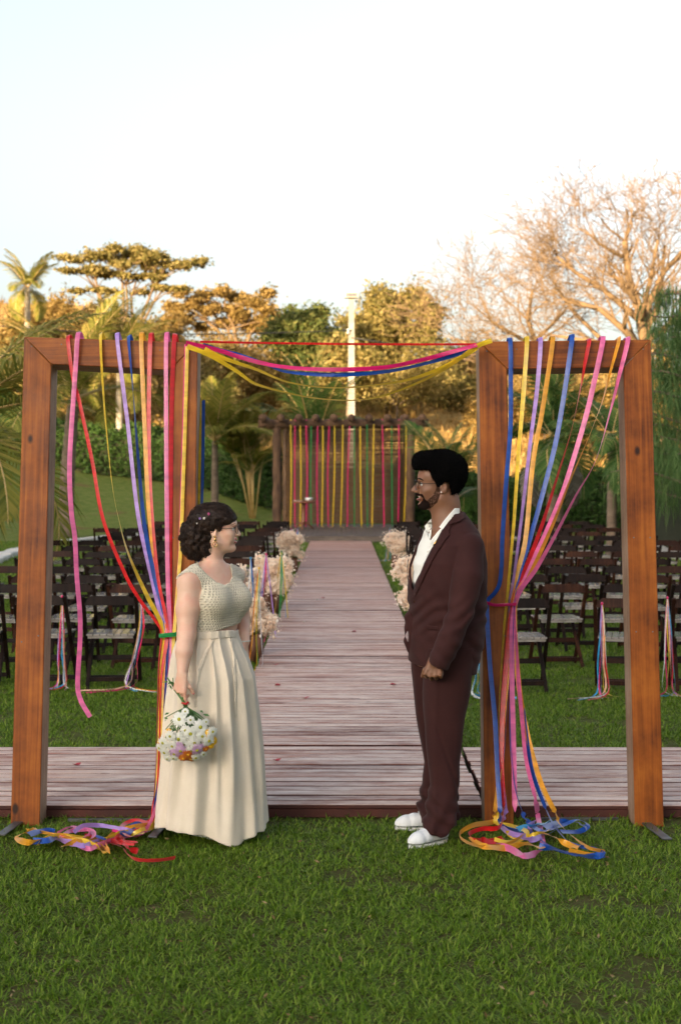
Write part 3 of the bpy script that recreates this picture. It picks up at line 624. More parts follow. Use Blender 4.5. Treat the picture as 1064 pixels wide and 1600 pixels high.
# --- utility pole and its wires
x, yy, z = at(549, 57); t = empty('utility_pole', (x, yy, z), label='square pale concrete utility pole behind the pergola, with a boxed lamp on top', cat='pole')
H = Hof(549, 462, 57); mb = MB(); mb.box((0, 0, H/2), (.30, .26, H), taper=.72, bev=0); part('post', mb, M['concrete'], t)
mb = MB(); mb.box((0, 0, 0), (.58, .4, .26), bev=.02); o = part('lamp_box', mb, M['white_stone'], t, loc=(0, -.1, H+.02))
mb = MB(); mb.box((0, -.206, -.02), (.44, .012, .15)); part('lamp_glass', mb, M['metal'], o)
mb = MB(); mb.lathe([(.05, -.1), (.07, -.05), (.04, 0), (.07, .05), (.05, .1)], n=10); part('insulator', mb, M['white_stone'], t, loc=(-.13, -.16, H-1.45))
for (a, b, lb) in (((1.2, 57, 8.3), (-24, 50, 8.6), 'dark power line running left from the utility pole'), ((.6, 57, 7.9), (26, 64, 6.6), 'dark power line dropping right from the utility pole')):
    a = Vector((x, yy-.15, z+H-(1.4 if b[0] < 0 else 1.7))); b = Vector(b); mb = MB(); mb.tube([a.lerp(b, i/16)-Vector((0, 0, math.sin(math.pi*i/16)*.9)) for i in range(17)], .022, 5); props(part('power_line', mb, M['black']), lb, 'wire')

# ------------------------------------------------------------------ pergola on the stage
pg = empty('pergola', (0, 0, 0), label='rustic log pergola with a bamboo blind at the end of the wooden aisle', cat='pergola')
def log(nm, a, b, r0, r1, mat='log', n=10, knots=True, parent=pg):
    a = Vector(a); b = Vector(b); mb = MB(); ps = []; rs = []; k = max(6, int((b-a).length/.16))
    for i in range(k+1):
        u = i/k; ps.append(a.lerp(b, u)+Vector((rnd.uniform(-.008, .008), rnd.uniform(-.008, .008), rnd.uniform(-.006, .006)))); rs.append((r0+(r1-r0)*u)*rnd.uniform(.90, 1.1))
    mb.tube(ps, rs, n); return part(nm, mb, M[mat], parent)
YF, YB = 38.7, 40.4; zt = EYE+(734-662)*YF/F
for px in (433, 641): p = P(px, 700, YF); log('post', (p.x, YF, SH), (p.x, YF, zt-.1), .125, .115)
for px in (446, 634): p = P(px, 700, YB); log('post', (p.x, YB, SH), (p.x, YB, zt-.05), .085, .08, 'bamboo' if px == 446 else 'log')
a = P(404, 662, YF); b = P(669, 661, YF); log('beam', (a.x, YF-.02, zt), (b.x, YF-.02, zt+.02), .125, .12)
log('beam', (a.x+.15, YB, zt-.02), (b.x-.15, YB, zt), .09, .09)
for px in (409, 437, 466, 493, 521, 549, 577, 605, 634, 661):
    p = P(px, 655, YF-.45); q = P(px, 655, YF); xx = q.x+rnd.uniform(-.02, .02); log('rafter', (xx*.985, YF-.42, zt+.15), (xx+rnd.uniform(-.05, .05), YB+.5, zt+.15), .10, .09)
# bamboo blind: every slat is a piece of its own
bl = MB(); x0 = P(447, 700, YB).x; x1 = P(632, 700, YB).x; sm = []
for k in range(4):
    mb = MB(); L = x1-x0; mb.tube([(-L/2, 0, 0), (-L/6, rnd.uniform(-.006, .006), rnd.uniform(-.006, .006)), (L/6, rnd.uniform(-.006, .006), rnd.uniform(-.006, .006)), (L/2, 0, 0)], .0185, 5); sm.append(mb.mesh('slat', M['bamboo']))
thin_ = MB(); thin_.tube([(-L/2, 0, 0), (0, .003, .003), (L/2, 0, 0)], .0145, 5); thin_ = thin_.mesh('slat', M['bamboo'])
zc = zt-.12; zb = SH+.06; ns = 78
for i in range(ns):
    u = (i+.5)/ns; z = zb+(zc-zb)*u; gap = False
    if gap: continue
    link('slat', thin_ if u > .66 and i % 3 else sm[i % 4], pg, loc=((x0+x1)/2+rnd.uniform(-.012, .012), YB-.10+rnd.uniform(-.006, .006), z+rnd.uniform(-.004, .004)), rot=(0, rnd.uniform(-.004, .004), 0))
for u in (.03, .2, .4, .6, .8, .97):
    mb = MB(); mb.box((x0+(x1-x0)*u, YB-.07, (zb+zc)/2), (.035, .02, zc-zb)); part('batten', mb, M['log'], pg)
# ribbons on the pergola
cnt = {}; ordn = ['first', 'second', 'third', 'fourth', 'fifth', 'sixth', 'seventh', 'eighth', 'ninth', 'tenth']
def ribbon_mesh(pts, w, twist=None, wdir=None, name='ribbon'):
    pts = [Vector(p) for p in pts]; vs = []; fs = []; n = len(pts)
    for i, p in enumerate(pts):
        t = (pts[min(i+1, n-1)]-pts[max(i-1, 0)]).normalized()
        wd = Vector(wdir(i/(n-1)) if callable(wdir) else (wdir or (1, 0, 0))); wd = wd-t*wd.dot(t)
        wd = wd.normalized() if wd.length > 1e-4 else t.orthogonal().normalized()
        if twist: wd = Matrix.Rotation(twist(i/(n-1)), 3, t) @ wd
        ww = w(i/(n-1)) if callable(w) else w; nn = t.cross(wd)*ww*.06
        vs += [p-wd*ww/2, p+nn, p+wd*ww/2]
        if i: k = 3*i; fs += [(k-3, k-2, k+1, k), (k-2, k-1, k+2, k+1)]
    me = bpy.data.meshes.new(name); me.from_pydata([v[:] for v in vs], [], fs); me.polygons.foreach_set('use_smooth', [True]*len(fs)); me.update(); return me
def smoothpath(pts, k=6):
    pts = [Vector(p) for p in pts]; out = []
    for i in range(len(pts)-1):
        p0 = pts[max(i-1, 0)]; p1 = pts[i]; p2 = pts[i+1]; p3 = pts[min(i+2, len(pts)-1)]
        for j in range(k): t = j/k; out.append(.5*((2*p1)+(p2-p0)*t+(2*p0-5*p1+4*p2-p3)*t*t+(3*p1-p0-3*p2+p3)*t**3))
    return out+[pts[-1]]
def rib(name, pts, w, col, label, cat='ribbon', group=None, twist=None, wdir=None, k=6, parent=None):
    me = ribbon_mesh(smoothpath(pts, k), w, twist, wdir, name); me.materials.append(M['r_'+col])
    return link(name, me, parent, **({} if parent is not None else dict(label=label, cat=cat, group=group)))
names = {'magenta': 'pink'}
for cx, col, bend in ((232, 'yellow', 0), (253, 'magenta', 0), (279, 'yellow', 0), (308, 'magenta', 0), (333, 'green', -1), (364, 'magenta', 0), (390, 'yellow', -5), (420, 'magenta', -4), (447, 'yellow', -9), (487, 'yellow', -10), (520, 'magenta', -10), (543, 'green', 0), (572, 'yellow', 6), (605, 'green', 2), (638, 'yellow', -8), (680, 'magenta', 8), (725, 'green', 3), (760, 'magenta', -3), (795, 'yellow', -10)):
    px = 380+cx/3.129; c = names.get(col, col); cnt[c] = cnt.get(c, 0)+1; Yr = YF-.12
    a = P(px, 664, Yr); b = P(px+bend/3.1, 818, YF+.2); b.z = SH+.03; m = (a+b)/2+Vector((rnd.uniform(-.03, .03), 0, 0)); f = b+Vector((rnd.uniform(-.2, .3), -.35, -.015))
    a2 = a+Vector((0, 0, .16)); a2.y += .12
    rib('ribbon', [a2, a, m, b+Vector((0, -.0, .12)), b, f], .030, col, f'{ordn[cnt[c]-1]} {c} ribbon from the left hanging down the front of the log pergola', group='ribbons hanging from the log pergola', k=3)
# pedestal table
x = P(475, 800, 38).x; tb = empty('pedestal_table', (x, 37.6, SH), label='small round red brown pedestal table on the left of the stage', cat='table')
mb = MB(); mb.lathe([(.30, .70), (.315, .715), (.315, .735), (.30, .75)], n=24); part('tabletop', mb, M['table'], tb)
mb = MB(); mb.lathe([(.05, .12), (.07, .2), (.035, .3), (.045, .5), (.03, .6), (.07, .70)], n=12); part('pillar', mb, M['table'], tb)
for k in range(3):
    a = k*2.094+.4; mb = MB(); mb.tube([(math.cos(a)*.03, math.sin(a)*.03, .2), (math.cos(a)*.14, math.sin(a)*.14, .15), (math.cos(a)*.27, math.sin(a)*.27, .02)], [.03, .026, .02], 7); part('leg', mb, M['table'], tb)
bw = MB(); bw.lathe([(.04, 0), (.09, .03), (.11, .09), (.10, .095), (.07, .03)], n=14); props(part('bowl', bw, M['white'], loc=(x+.14, 37.55, SH+.75)), 'white bowl on the right side of the pedestal table', 'bowl')
bw = MB(); bw.lathe([(.05, 0), (.11, .012), (.12, .02), (.10, .02)], n=14); props(part('plate', bw, M['white'], loc=(x-.15, 37.52, SH+.75)), 'flat white plate on the left side of the pedestal table', 'plate')

# ------------------------------------------------------------------ folding chairs
def chair_parts(mat):
    out = []
    def rail(nm, w, z, yy, h0, h1, th, arch=True):
        mb = MB(); hw = w/2; prof = [(-hw, 0), (-hw, h0), (-hw*.86, h0), (-hw*.74, h1), (hw*.74, h1), (hw*.86, h0), (hw, h0), (hw, 0)] if arch else [(-hw, 0), (-hw, h0), (hw, h0), (hw, 0)]
        n = len(prof); vs = [(p[0], -th/2, p[1]) for p in prof]+[(p[0], th/2, p[1]) for p in prof]
        fs = [list(range(n-1, -1, -1)), list(range(n, 2*n))]+[[i, (i+1) % n, (i+1) % n+n, i+n] for i in range(n)]
        mb.add(vs, fs); out.append((nm, mb.mesh(nm, M[mat]), (0, yy, z), (R(-13), 0, 0)))
    rail('back_rail', .40, .672, -.205, .058, .074, .018)
    rail('lower_back_rail', .375, .20, .075, .04, .04, .016, False)
    for s in (-1, 1):
        mb = MB(); mb.beam((0, -.225, .745), (0, .165, 0), .032, .022, up=(0, 1, 0), bev=.003); out.append(('leg', mb.mesh('leg', M[mat]), (s*.208, 0, 0), (0, 0, 0)))
        mb = MB(); mb.beam((0, .17, .425), (0, -.21, 0), .030, .020, up=(0, 1, 0), bev=.003); out.append(('leg', mb.mesh('leg', M[mat]), (s*.178, 0, 0), (0, 0, 0)))
    mb = MB()
    for i in range(7): mb.box((-.165+i*.055, .015, .432), (.048, .37, .014))
    for yy in (-.14, .16): mb.box((0, yy, .413), (.36, .03, .022))
    out.append(('seat', mb.mesh('seat', M['seat']), (0, 0, 0), (0, 0, 0)))
    for z, yy, w in ((.075, -.143, .34), (.05, .13, .40)):
        mb = MB(); mb.box((0, yy, z), (w, .018, .035)); out.append(('stretcher', mb.mesh('stretcher', M[mat]), (0, 0, 0), (0, 0, 0)))
    return out
CP = {'chair_dark': chair_parts('chair_dark'), 'chair_brown': chair_parts('chair_brown')}
def chair(x, y, rz, mat, label, grp, tilt=0):
    e = empty('folding_chair', (x, y, 0), rz, label=label, cat='chair', group=grp)
    for nm, me, lo, ro in CP[mat]: link(nm, me, e, loc=lo, rot=ro)
    return e
def vis(x, y, m=.3): return abs(x) < .2394*y+m
rowp = {}
CHAIRS = {}
for side in (-1, 1):
    sn = 'left' if side < 0 else 'right'
    for r in range(13):
        Y = (11.6, 12.7, 13.8, 15.05, 16.35, 17.7, 19.05, 20.4, 21.85, 23.35, 24.8, 26.3, 27.9)[r]-(.3 if side > 0 and r == 0 else 0); k = 0
        for c in range(9):
            Xc = side*(1.26+.56*c)
            if not vis(Xc, Y): continue
            if side < 0 and (c > 5 or (c == 5 and r in (5, 6, 8, 9, 11, 12))): continue
            if c > 6: continue
            if side > 0 and r == 0 and c == 1: continue
            jx, jy, jr = rnd.uniform(-.05, .05), rnd.uniform(-.09, .09), rnd.uniform(-.10, .10)
            if side > 0 and r == 0: Xc = (1.42, 0, 2.24, 2.84, 3.4)[c] if c < 5 else Xc; jx = jy = 0; jr = (.05, 0, -.22, -.15, 0)[min(c, 4)]
            if side > 0 and r == 1: jx = jy = 0; Xc = (1.27, 1.93, 2.5, 3.1, 3.6)[min(c, 4)]; jr = (0, .12, .0, .1, 0)[min(c, 4)]
            mat = 'chair_brown' if rnd.random() < (.36 if side > 0 else .2) else 'chair_dark'
            if side > 0 and r == 1 and c == 1: mat = 'chair_brown'
            if side > 0 and r == 0: mat = 'chair_brown' if c > 1 else 'chair_dark'
            if side < 0 and r == 0: mat = 'chair_dark'
            k += 1; cw = 'red brown' if mat == 'chair_brown' else 'nearly black'
            rw = ('back row nearest the camera' if r == 0 else f'{["", "second", "third", "fourth", "fifth", "sixth", "seventh", "eighth", "ninth", "tenth", "eleventh", "twelfth", "thirteenth", "fourteenth", "fifteenth"][r]} row from the back')
            seatw = 'on the aisle' if c == 0 else f'{["", "second", "third", "fourth", "fifth", "sixth", "seventh", "eighth"][c]} from the aisle'
            CHAIRS[(side, r, c)] = chair(Xc+jx, Y+jy, jr, mat, f'{cw} folding chair {seatw}, {sn} block, {rw}', f'folding chairs in the {sn} block')
# ribbon bunches tied to chairs
def bunch(px, py, Y, length, label, seed, n=7, spread=.10, w=.012, cols=('magenta', 'sky', 'white', 'peach', 'lilac', 'yellow', 'red'), floor=0.0, tail=.25, dirx=0):
    g = random.Random(seed); p = P(px, py, Y) if not isinstance(px, Vector) else px
    e = empty('ribbon_bunch', p, label=label, cat='ribbons', group='ribbon bunches tied to the chairs')
    mb = MB(); mb.ball((0, 0, 0), (.010, .010, .012)); part('knot', mb, M['r_'+cols[0]], e)
    for i in range(n):
        sx = g.uniform(-.5, .5)*spread; L = length*g.uniform(.82, 1.0) if floor is not None and p.z-length > floor+.02 else p.z-.02
        L = min(L, p.z-.02); pts = [(0, 0, 0), (sx*.4+g.uniform(-.008, .008), -.02, -L*.3), (sx*.7+dirx*.05+g.uniform(-.01, .01), -.03, -L*.65), (sx+dirx*.1, -.05, -L)]
        if L > p.z-.05: pts.append((sx+dirx*.1+g.uniform(-1, 1)*tail, -.05-g.uniform(0, 1)*tail*.7, -L+.004)); pts[3] = (pts[3][0], pts[3][1], -L+.02)
        tw = g.uniform(-4, 4); rib('strand', pts, w, cols[i % len(cols)], None, parent=e, twist=lambda t, tw=tw: tw*t, k=4)
    return e
bunch(98, 932, 11.35, .9, 'bunch of pink, blue and peach ribbons on the chair just right of the left post', 1)
bunch(221, 938, 11.3, .9, 'pink, blue and white ribbon bunch on the dark chair inside the left frame', 2, dirx=-1, tail=.4)
bunch(940, 943, 10.95, .9, 'bunch of red, blue and white ribbons on the chair inside the right frame', 3, tail=.35)
bunch(1042, 934, 11.0, .85, 'bunch of white and blue ribbons on the chair at the right edge', 4)
bunch(746, 1010, 10.9, .5, 'blue, white and yellow ribbon ends showing between the suit and the right frame', 5, cols=('sky', 'white', 'yellow', 'green', 'white', 'sky'), w=.02)
i = 6
for (px, py, Y, cols, lb) in ((392, 872, 13.0, ('sky', 'blue', 'white'), 'pale blue ribbon bunch on an aisle chair beside the woman\'s shoulder'), (405, 888, 12.2, ('yellow', 'red', 'green', 'white', 'orange'), 'long yellow, red and green ribbon bunch behind the woman\'s elbow'), (416, 866, 14.2, ('magenta', 'lilac', 'sky'), 'pink ribbon bunch on the left side of the aisle beside the large flowers'), (440, 862, 16.2, ('green', 'yellow', 'sky'), 'green and yellow ribbon bunch on the left side of the aisle'), (455, 826, 27.2, ('magenta', 'lilac', 'white'), 'pink and lilac ribbon bunch on the front left aisle chair by the stage'), (465, 826, 27.0, ('sky', 'magenta', 'lilac'), 'blue and pink ribbon bunch on the left near the stage'),
        (609, 826, 27.2, ('sky', 'peach', 'magenta'), 'blue and peach ribbon bunch on the front right aisle chair by the stage'), (638, 832, 25.0, ('magenta', 'lilac', 'peach'), 'pink ribbon bunch on a right aisle chair in front of the groom\'s chest')):
    bunch(px, py, Y, .9, lb.replace("groom's", "man's"), i, cols=cols*2, w=.012 if Y > 15 else .009, spread=.2, n=5); i += 1

# ------------------------------------------------------------------ flower arrangements along the aisle
M['bloom'] = leafmat('dried_peach_blossom', [(.90, .66, .48), (.94, .79, .64), (.95, .88, .78)], .3, .8, 8)
fl_i = 0
def arrangement(x, y, w, h, vh, label, seed):
    g = np.random.default_rng(seed); e = empty('flower_arrangement', (x, y, 0), label=label, cat='flowers', group='peach flower arrangements along the aisle')
    v = empty('vase', (0, 0, 0)); v.parent = e
    for k in range(9):
        a = k*.698; mb = MB(); mb.tube([(math.cos(a)*.072, math.sin(a)*.072, 0), (math.cos(a)*.078, math.sin(a)*.078, vh*.5), (math.cos(a)*.075, math.sin(a)*.075, vh*g.uniform(.93, 1.06))], .027, 7); part('stick', mb, M['vase'], v)
    cs = []; rs = []
    for k in range(15):
        a = g.uniform(0, 6.28); rr = w*.5*g.uniform(.1, .78); cs.append((math.cos(a)*rr, math.sin(a)*rr*.8, vh+h*g.uniform(.12, .85)*(1-.35*rr/w))); rs.append(w*g.uniform(.13, .20))
    pos = blobs(g, cs, rs, 6500, .8, .12); link('blossoms', leaves('blossoms', pos, .027, M['bloom'], seed=seed, elong=1.2), e, kind='stuff')
    mb = MB()
    for c in cs: limb(mb, (0, 0, vh*.8), c, .005, .002, .03, 3, .03, 4)
    part('stems', mb, M['cane'], e, kind='stuff')
    for k in range(4):
        a = g.uniform(0, 6.28); d = Vector((math.cos(a), math.sin(a), .2)); b = Vector((0, 0, vh)); s = d.cross(Vector((0, 0, 1))).normalized()*.025; mb = MB()
        mb.add([b, b+d*w*.28+s, b+d*w*.5, b+d*w*.28-s], [(0, 1, 2, 3)]); part('leaf', mb, M['palm'], e)
for x, y, w, h, lb in ((-.80, 12.9, .42, .36, 'peach blossom arrangement in a stick vase nearest the woman, left of the aisle'), (-.84, 17.2, .54, .50, 'second peach blossom arrangement from the camera, left of the aisle'), (-1.02, 15.2, .36, .52, 'peach blossoms wedged against the chairs between two arrangements on the left'), (-.82, 24.0, .50, .46, 'farthest peach blossom arrangement, left of the aisle near the stage'),
        (.98, 24.6, .62, .38, 'wide peach blossom arrangement in a brown vase, farthest on the right of the aisle'), (.92, 18.6, .50, .38, 'middle peach blossom arrangement on the right of the aisle'), (.78, 14.0, .42, .36, 'peach blossom arrangement half hidden by the suit, right of the aisle')):
    fl_i += 1; arrangement(x, y, w, h, {12.9: .27, 24.6: .32, 18.6: .26}.get(y, .26), lb, 70+fl_i)
# rose petals on the planks
PL = ['dark red petal on the left cross walkway inside the left frame', 'dark red petal just right of the beige skirt on the planks', 'dark red petal on the planks left of the man\'s hand', 'dark red petal on the planks halfway between the couple', 'dark red petal at the left edge of the aisle beside the skirt pocket', 'small dark red petal high on the aisle near the white specks', 'pale petal farthest right of the specks high on the aisle', 'pale petal lying on the aisle just before the stage', 'dark red petal on the middle of the aisle level with the jacket button', 'pale petal on the left side of the aisle beside the large blossoms', 'pale petal left of the specks high on the aisle', 'dark red petal on the left side of the aisle below the large blossoms']
M['petal'] = simple('dark_red_petal', (.30, .006, .012), (.42, .02, .03), 60, .5)
pw = simple('pale_petal', (.7, .66, .6), None, 40, .6)
for i, (px, py, Yh, wt) in enumerate(((120, 1197, 0, 0), (432, 1190, 0, 0), (614, 1071, 0, 0), (477, 1092, 0, 0), (434, 1072, 0, 0), (505, 935, 0, 0), (517, 924, 0, 1), (550, 851, 0, 1), (553, 988, 0, 0), (475, 973, 0, 1), (496, 938, 0, 1), (430, 1040, 0, 0))):
    Y = (EYE-DH-.004)*F/(py-734); p = P(px, py, Y); s = .022 if wt else .03; mb = MB(); n = 8; a0 = rnd.uniform(0, 6); vs = [(0, 0, .004)]
    for k in range(n): a = a0+k*6.283/n; q = s*(1.15 if k % 4 == 0 else .8); vs.append((math.cos(a)*q, math.sin(a)*q*.7, .006+.012*abs(math.cos(a-a0))))
    mb.add(vs, [(0, 1+k, 1+(k+1) % n) for k in range(n)], smooth=True)
    props(part('petal', mb, pw if wt else M['petal'], loc=p), PL[i], 'petal', ('pale' if wt else 'dark red')+' petals scattered on the walkway')

# ------------------------------------------------------------------ ribbons hung over the two frames
def G(px, py, z=.02): Y = (EYE-z)*F/(py-734); p = P(px, py, Y); return p
def over(px, py, off):                                # the ribbon's start: behind and over the lintel
    p = FP(px, py, off); q = p.copy(); q.y += .10; q.z += .003; r_ = p.copy(); r_.y += .20; r_.z -= .10; return [r_, q]
def heap(g, region, n, start=None):
    x0, x1, y0, y1 = region; pts = []; px, py = start or (g.uniform(x0, x1), g.uniform(y0, y1)); a = g.uniform(0, 6.28)
    for i in range(n):
        z = g.choice((.03, .04, .055, .08, .05)); pts.append(G(px, py, z)); a += g.uniform(-1.1, 1.1)
        st = g.uniform(22, 60); nx_, ny_ = px+math.cos(a)*st, py+math.sin(a)*st*.30
        if not x0 < nx_ < x1: a = math.pi-a; nx_ = px+math.cos(a)*st
        if not y0 < ny_ < y1: a = -a; ny_ = py+math.sin(a)*st*.30
        px, py = min(max(nx_, x0), x1), min(max(ny_, y0), y1)
    return pts
HL = (34, 232, 1289, 1327); HR = (722, 925, 1286, 1334)
RH = {21: [(779, 1285), (800, 1296), (830, 1303), (852, 1304), (868, 1296)], 22: [(775, 1285), (798, 1290), (822, 1299), (814, 1311), (792, 1316), (772, 1311)], 23: [(780, 1284), (792, 1299), (816, 1306), (832, 1301), (824, 1291), (836, 1284)],
      24: [(770, 1284), (740, 1289), (719, 1301), (723, 1312), (748, 1322), (778, 1322), (803, 1314), (818, 1304)], 25: [(826, 1285), (846, 1298), (876, 1290), (902, 1281), (918, 1289), (904, 1299), (876, 1299)], 26: [(780, 1292), (752, 1295), (733, 1303), (740, 1312), (762, 1314), (784, 1309)], 28: [(872, 1285), (893, 1306), (918, 1324), (944, 1331), (926, 1336), (888, 1328)],
      1: [(236, 1284), (212, 1281), (192, 1290), (196, 1303), (214, 1308)], 3: [(240, 1288), (214, 1298), (186, 1302), (160, 1312), (128, 1308), (92, 1304), (62, 1314)], 4: [(238, 1290), (212, 1298), (190, 1295), (160, 1290), (132, 1290), (116, 1300)], 5: [(236, 1290), (216, 1286), (196, 1297), (176, 1312), (150, 1306)],
      6: [(238, 1286), (208, 1292), (176, 1303), (166, 1318), (172, 1330), (150, 1318), (110, 1309), (70, 1301), (42, 1297)], 8: [(232, 1291), (196, 1306), (160, 1318), (140, 1326), (124, 1318), (146, 1308), (142, 1297), (112, 1298), (96, 1308)], 9: [(234, 1287), (208, 1294), (182, 1310), (192, 1318)], 10: [(238, 1289), (206, 1303), (176, 1297)], 12: [(240, 1290), (222, 1296), (204, 1306), (226, 1301)]}
LOOSE = {'left': [[(60, 1296), (42, 1300), (28, 1309), (44, 1316), (70, 1310)], [(46, 1304), (66, 1298), (88, 1301), (78, 1312), (52, 1314)], [(88, 1302), (114, 1292), (140, 1299), (128, 1310), (104, 1318)], [(60, 1317), (84, 1307), (118, 1311), (150, 1322), (166, 1332)], [(78, 1310), (104, 1315), (132, 1321), (156, 1314)], [(176, 1316), (196, 1311), (198, 1324), (216, 1330)], [(96, 1323), (122, 1315), (146, 1319), (170, 1327)], [(188, 1304), (206, 1299), (222, 1292), (204, 1290)]],
         'right': [[(734, 1312), (756, 1322), (790, 1325), (822, 1318), (848, 1325)], [(842, 1322), (880, 1330), (912, 1338), (944, 1336)], [(748, 1310), (770, 1317), (788, 1310)], [(790, 1300), (812, 1308), (840, 1304), (856, 1296)], [(776, 1318), (800, 1328), (817, 1337), (838, 1333), (850, 1325)], [(800, 1306), (824, 1312), (846, 1308)], [(836, 1300), (862, 1306), (884, 1318), (904, 1324)], [(808, 1296), (832, 1290), (858, 1284)], [(850, 1293), (876, 1284), (902, 1285), (914, 1293)]]}
def hung(frame, path, col, label, off, low=None, heapn=0, seed=0, w=.0245, tw=(0, 0), end=None, start=None, curl=True):
    g = random.Random(seed); top = over(path[0][0], path[0][1], off) if curl else []
    up = [FP(x, y, off+.004*i/len(path)) for i, (x, y) in enumerate(path)]
    pts = top+up; nU = len(pts)
    if low: pts += [FP(x, y, off+.012+.03*i) for i, (x, y) in enumerate(low)]
    nH = len(pts); R_ = HL if frame == 'left' else HR
    if seed in RH:
        pts += [G(x, y, .035+.03*(.5+.5*math.sin(i*2.3+seed))) for i, (x, y) in enumerate(RH[seed])]
    elif heapn:
        if start is None: start = (g.uniform(222, 236), g.uniform(1286, 1292)) if frame == 'left' else (g.uniform(765, 815), g.uniform(1284, 1294))
        pts += heap(g, R_, heapn, start)
    if end: pts += [G(x, y, .045) for x, y in end]
    n = len(pts)-1; fU = (nU-1)/n; fL = (nH-1)/n; ph = g.uniform(0, 6)
    def twist(t):
        if t < fU: return tw[0]*t/max(fU, .01)+.15*math.sin(t*9+ph)
        if t < fL: return tw[0]+(tw[1])*(t-fU)/max(fL-fU, .01)
        return tw[0]+tw[1]+(t-fL)*g_tw
    g_tw = g.choice((-1, 1))*g.uniform(1, 3)
    def wdir(t): return (1, 0, 0) if t < fL else (.3*math.cos(t*20+ph), -.45, .85)
    return rib('ribbon', pts, w*.88, col, label, group=f'ribbons hung on the {frame} frame', twist=twist, wdir=wdir, k=7)
TL = (257, 985)
hung('left', [(107, 529), (115, 591), (125, 628), (145, 720), (162, 811), (196, 896), (220, 938), (244, 970), (253, 990)], 'red', 'leftmost red ribbon, crossing behind the free pink ribbon on the left frame', .006, [(249, 1040), (247, 1150), (244, 1250)], 9, 1, tw=(.9, .8))
hung('left', [(123.5, 524), (120, 575), (111, 716), (113, 794), (119, 840), (122, 899), (127, 960), (127, 1002), (123.5, 1066), (128, 1092), (143, 1119)], 'pink', 'long free pink ribbon dangling inside the left frame, not tied back', .022, tw=(-.5, 0), seed=2, w=.027)
hung('left', [(158, 529), (164, 635), (176, 754), (189, 821), (200, 860), (216, 899), (233, 935), (257, 985)], 'yellow', 'lemon yellow ribbon nearest the pink free one on the left frame', .010, [(255, 1040), (252, 1150), (248, 1250)], 9, 3, tw=(3.0, .4), w=.027)
hung('left', [(184, 530), (200, 659), (216.5, 804), (237, 899), (249, 951), (259, 985)], 'lilac', 'lilac ribbon on the left frame', .008, [(258, 1060), (254, 1200)], 9, 4, tw=(.7, .8))
hung('left', [(202, 530), (208, 600), (210, 625), (216.5, 710), (227, 821), (242, 899), (261, 985)], 'blue', 'crumpled blue ribbon on the left frame between lilac and orange', .012, [(259, 1060), (253, 1200)], 10, 5, tw=(3.3, .8))
hung('left', [(221.6, 530), (227, 669), (233, 794), (245, 896), (259, 978)], 'orange', 'orange yellow ribbon on the left frame between blue and red', .010, [(256, 1050), (252, 1180), (249, 1260)], 8, 6, tw=(.4, .3), w=.026)
hung('left', [(236, 531), (233.5, 669), (237, 787), (247, 899), (262, 985)], 'red', 'bright red ribbon to the right of the orange one on the left frame', .014, [(252, 1060), (250, 1180), (246, 1262)], 7, 7, tw=(.3, .9), w=.026, end=[(188, 1322), (198, 1333), (214, 1343), (246, 1344), (274, 1340)], start=(226, 1288))
hung('left', [(260.5, 530), (260.5, 669), (261.5, 794), (263, 899), (266, 985)], 'pink', 'pink ribbon lying over the right post of the left frame', .010, [(264, 1060), (258, 1200)], 8, 8, tw=(.2, .3), w=.025)
hung('left', [(273, 530), (269, 635), (267, 794), (266, 899), (268, 985)], 'red', 'dark red ribbon on the right post of the left frame next to the pink', .006, [(266, 1080), (256, 1220)], 6, 9, tw=(-.3, .2), w=.026)
for col, lb, dx, o_ in (('magenta', 'thin magenta ribbon folded at the corner and running down the left frame', 0, .012), ('yellow', 'yellow ribbon folded at the corner and running down the left frame', 2.5, .017)):
    hung('left', [(291+dx, 538+dx*1.5), (287.5+dx, 669), (282.5+dx*.6, 838), (279+dx*.5, 899), (271+dx*.4, 1002), (262, 1120), (252, 1240)], col, lb, o_, None, 7, 10+int(dx), tw=(.5, .2), curl=False, w=.016 if dx == 0 else .021)
for (x, lb, col, yb) in ((317.5, 'dark blue ribbon hanging along the inner side of the left frame above the woman', 'blue', 905), (312.5, 'strip of yellow ribbon on the inner edge of the left frame', 'yellow', 900)):
    pts = [P(x+.5, 600, 7.42), P(x, 700, 7.32), P(x-2, 790, 7.26), P(x-7, yb, 7.2)]; pts[0].z = pts[1].z+.25
    rib('ribbon', pts, .022, col, lb, group='ribbons hung on the left frame', twist=lambda t: .5+.5*t)
def tie(pts, col, label, w): rib('ribbon_tie', pts, w, col, label, cat='ribbon', wdir=(0, 0, 1), k=5)
tie([FP(253, 992, -.02), FP(250, 992, .03), FP(256, 991, .055), FP(268, 990, .058), FP(280, 989, .045), FP(283, 989, .0)], 'green', 'short green band tying the ribbons together on the left frame', .022)
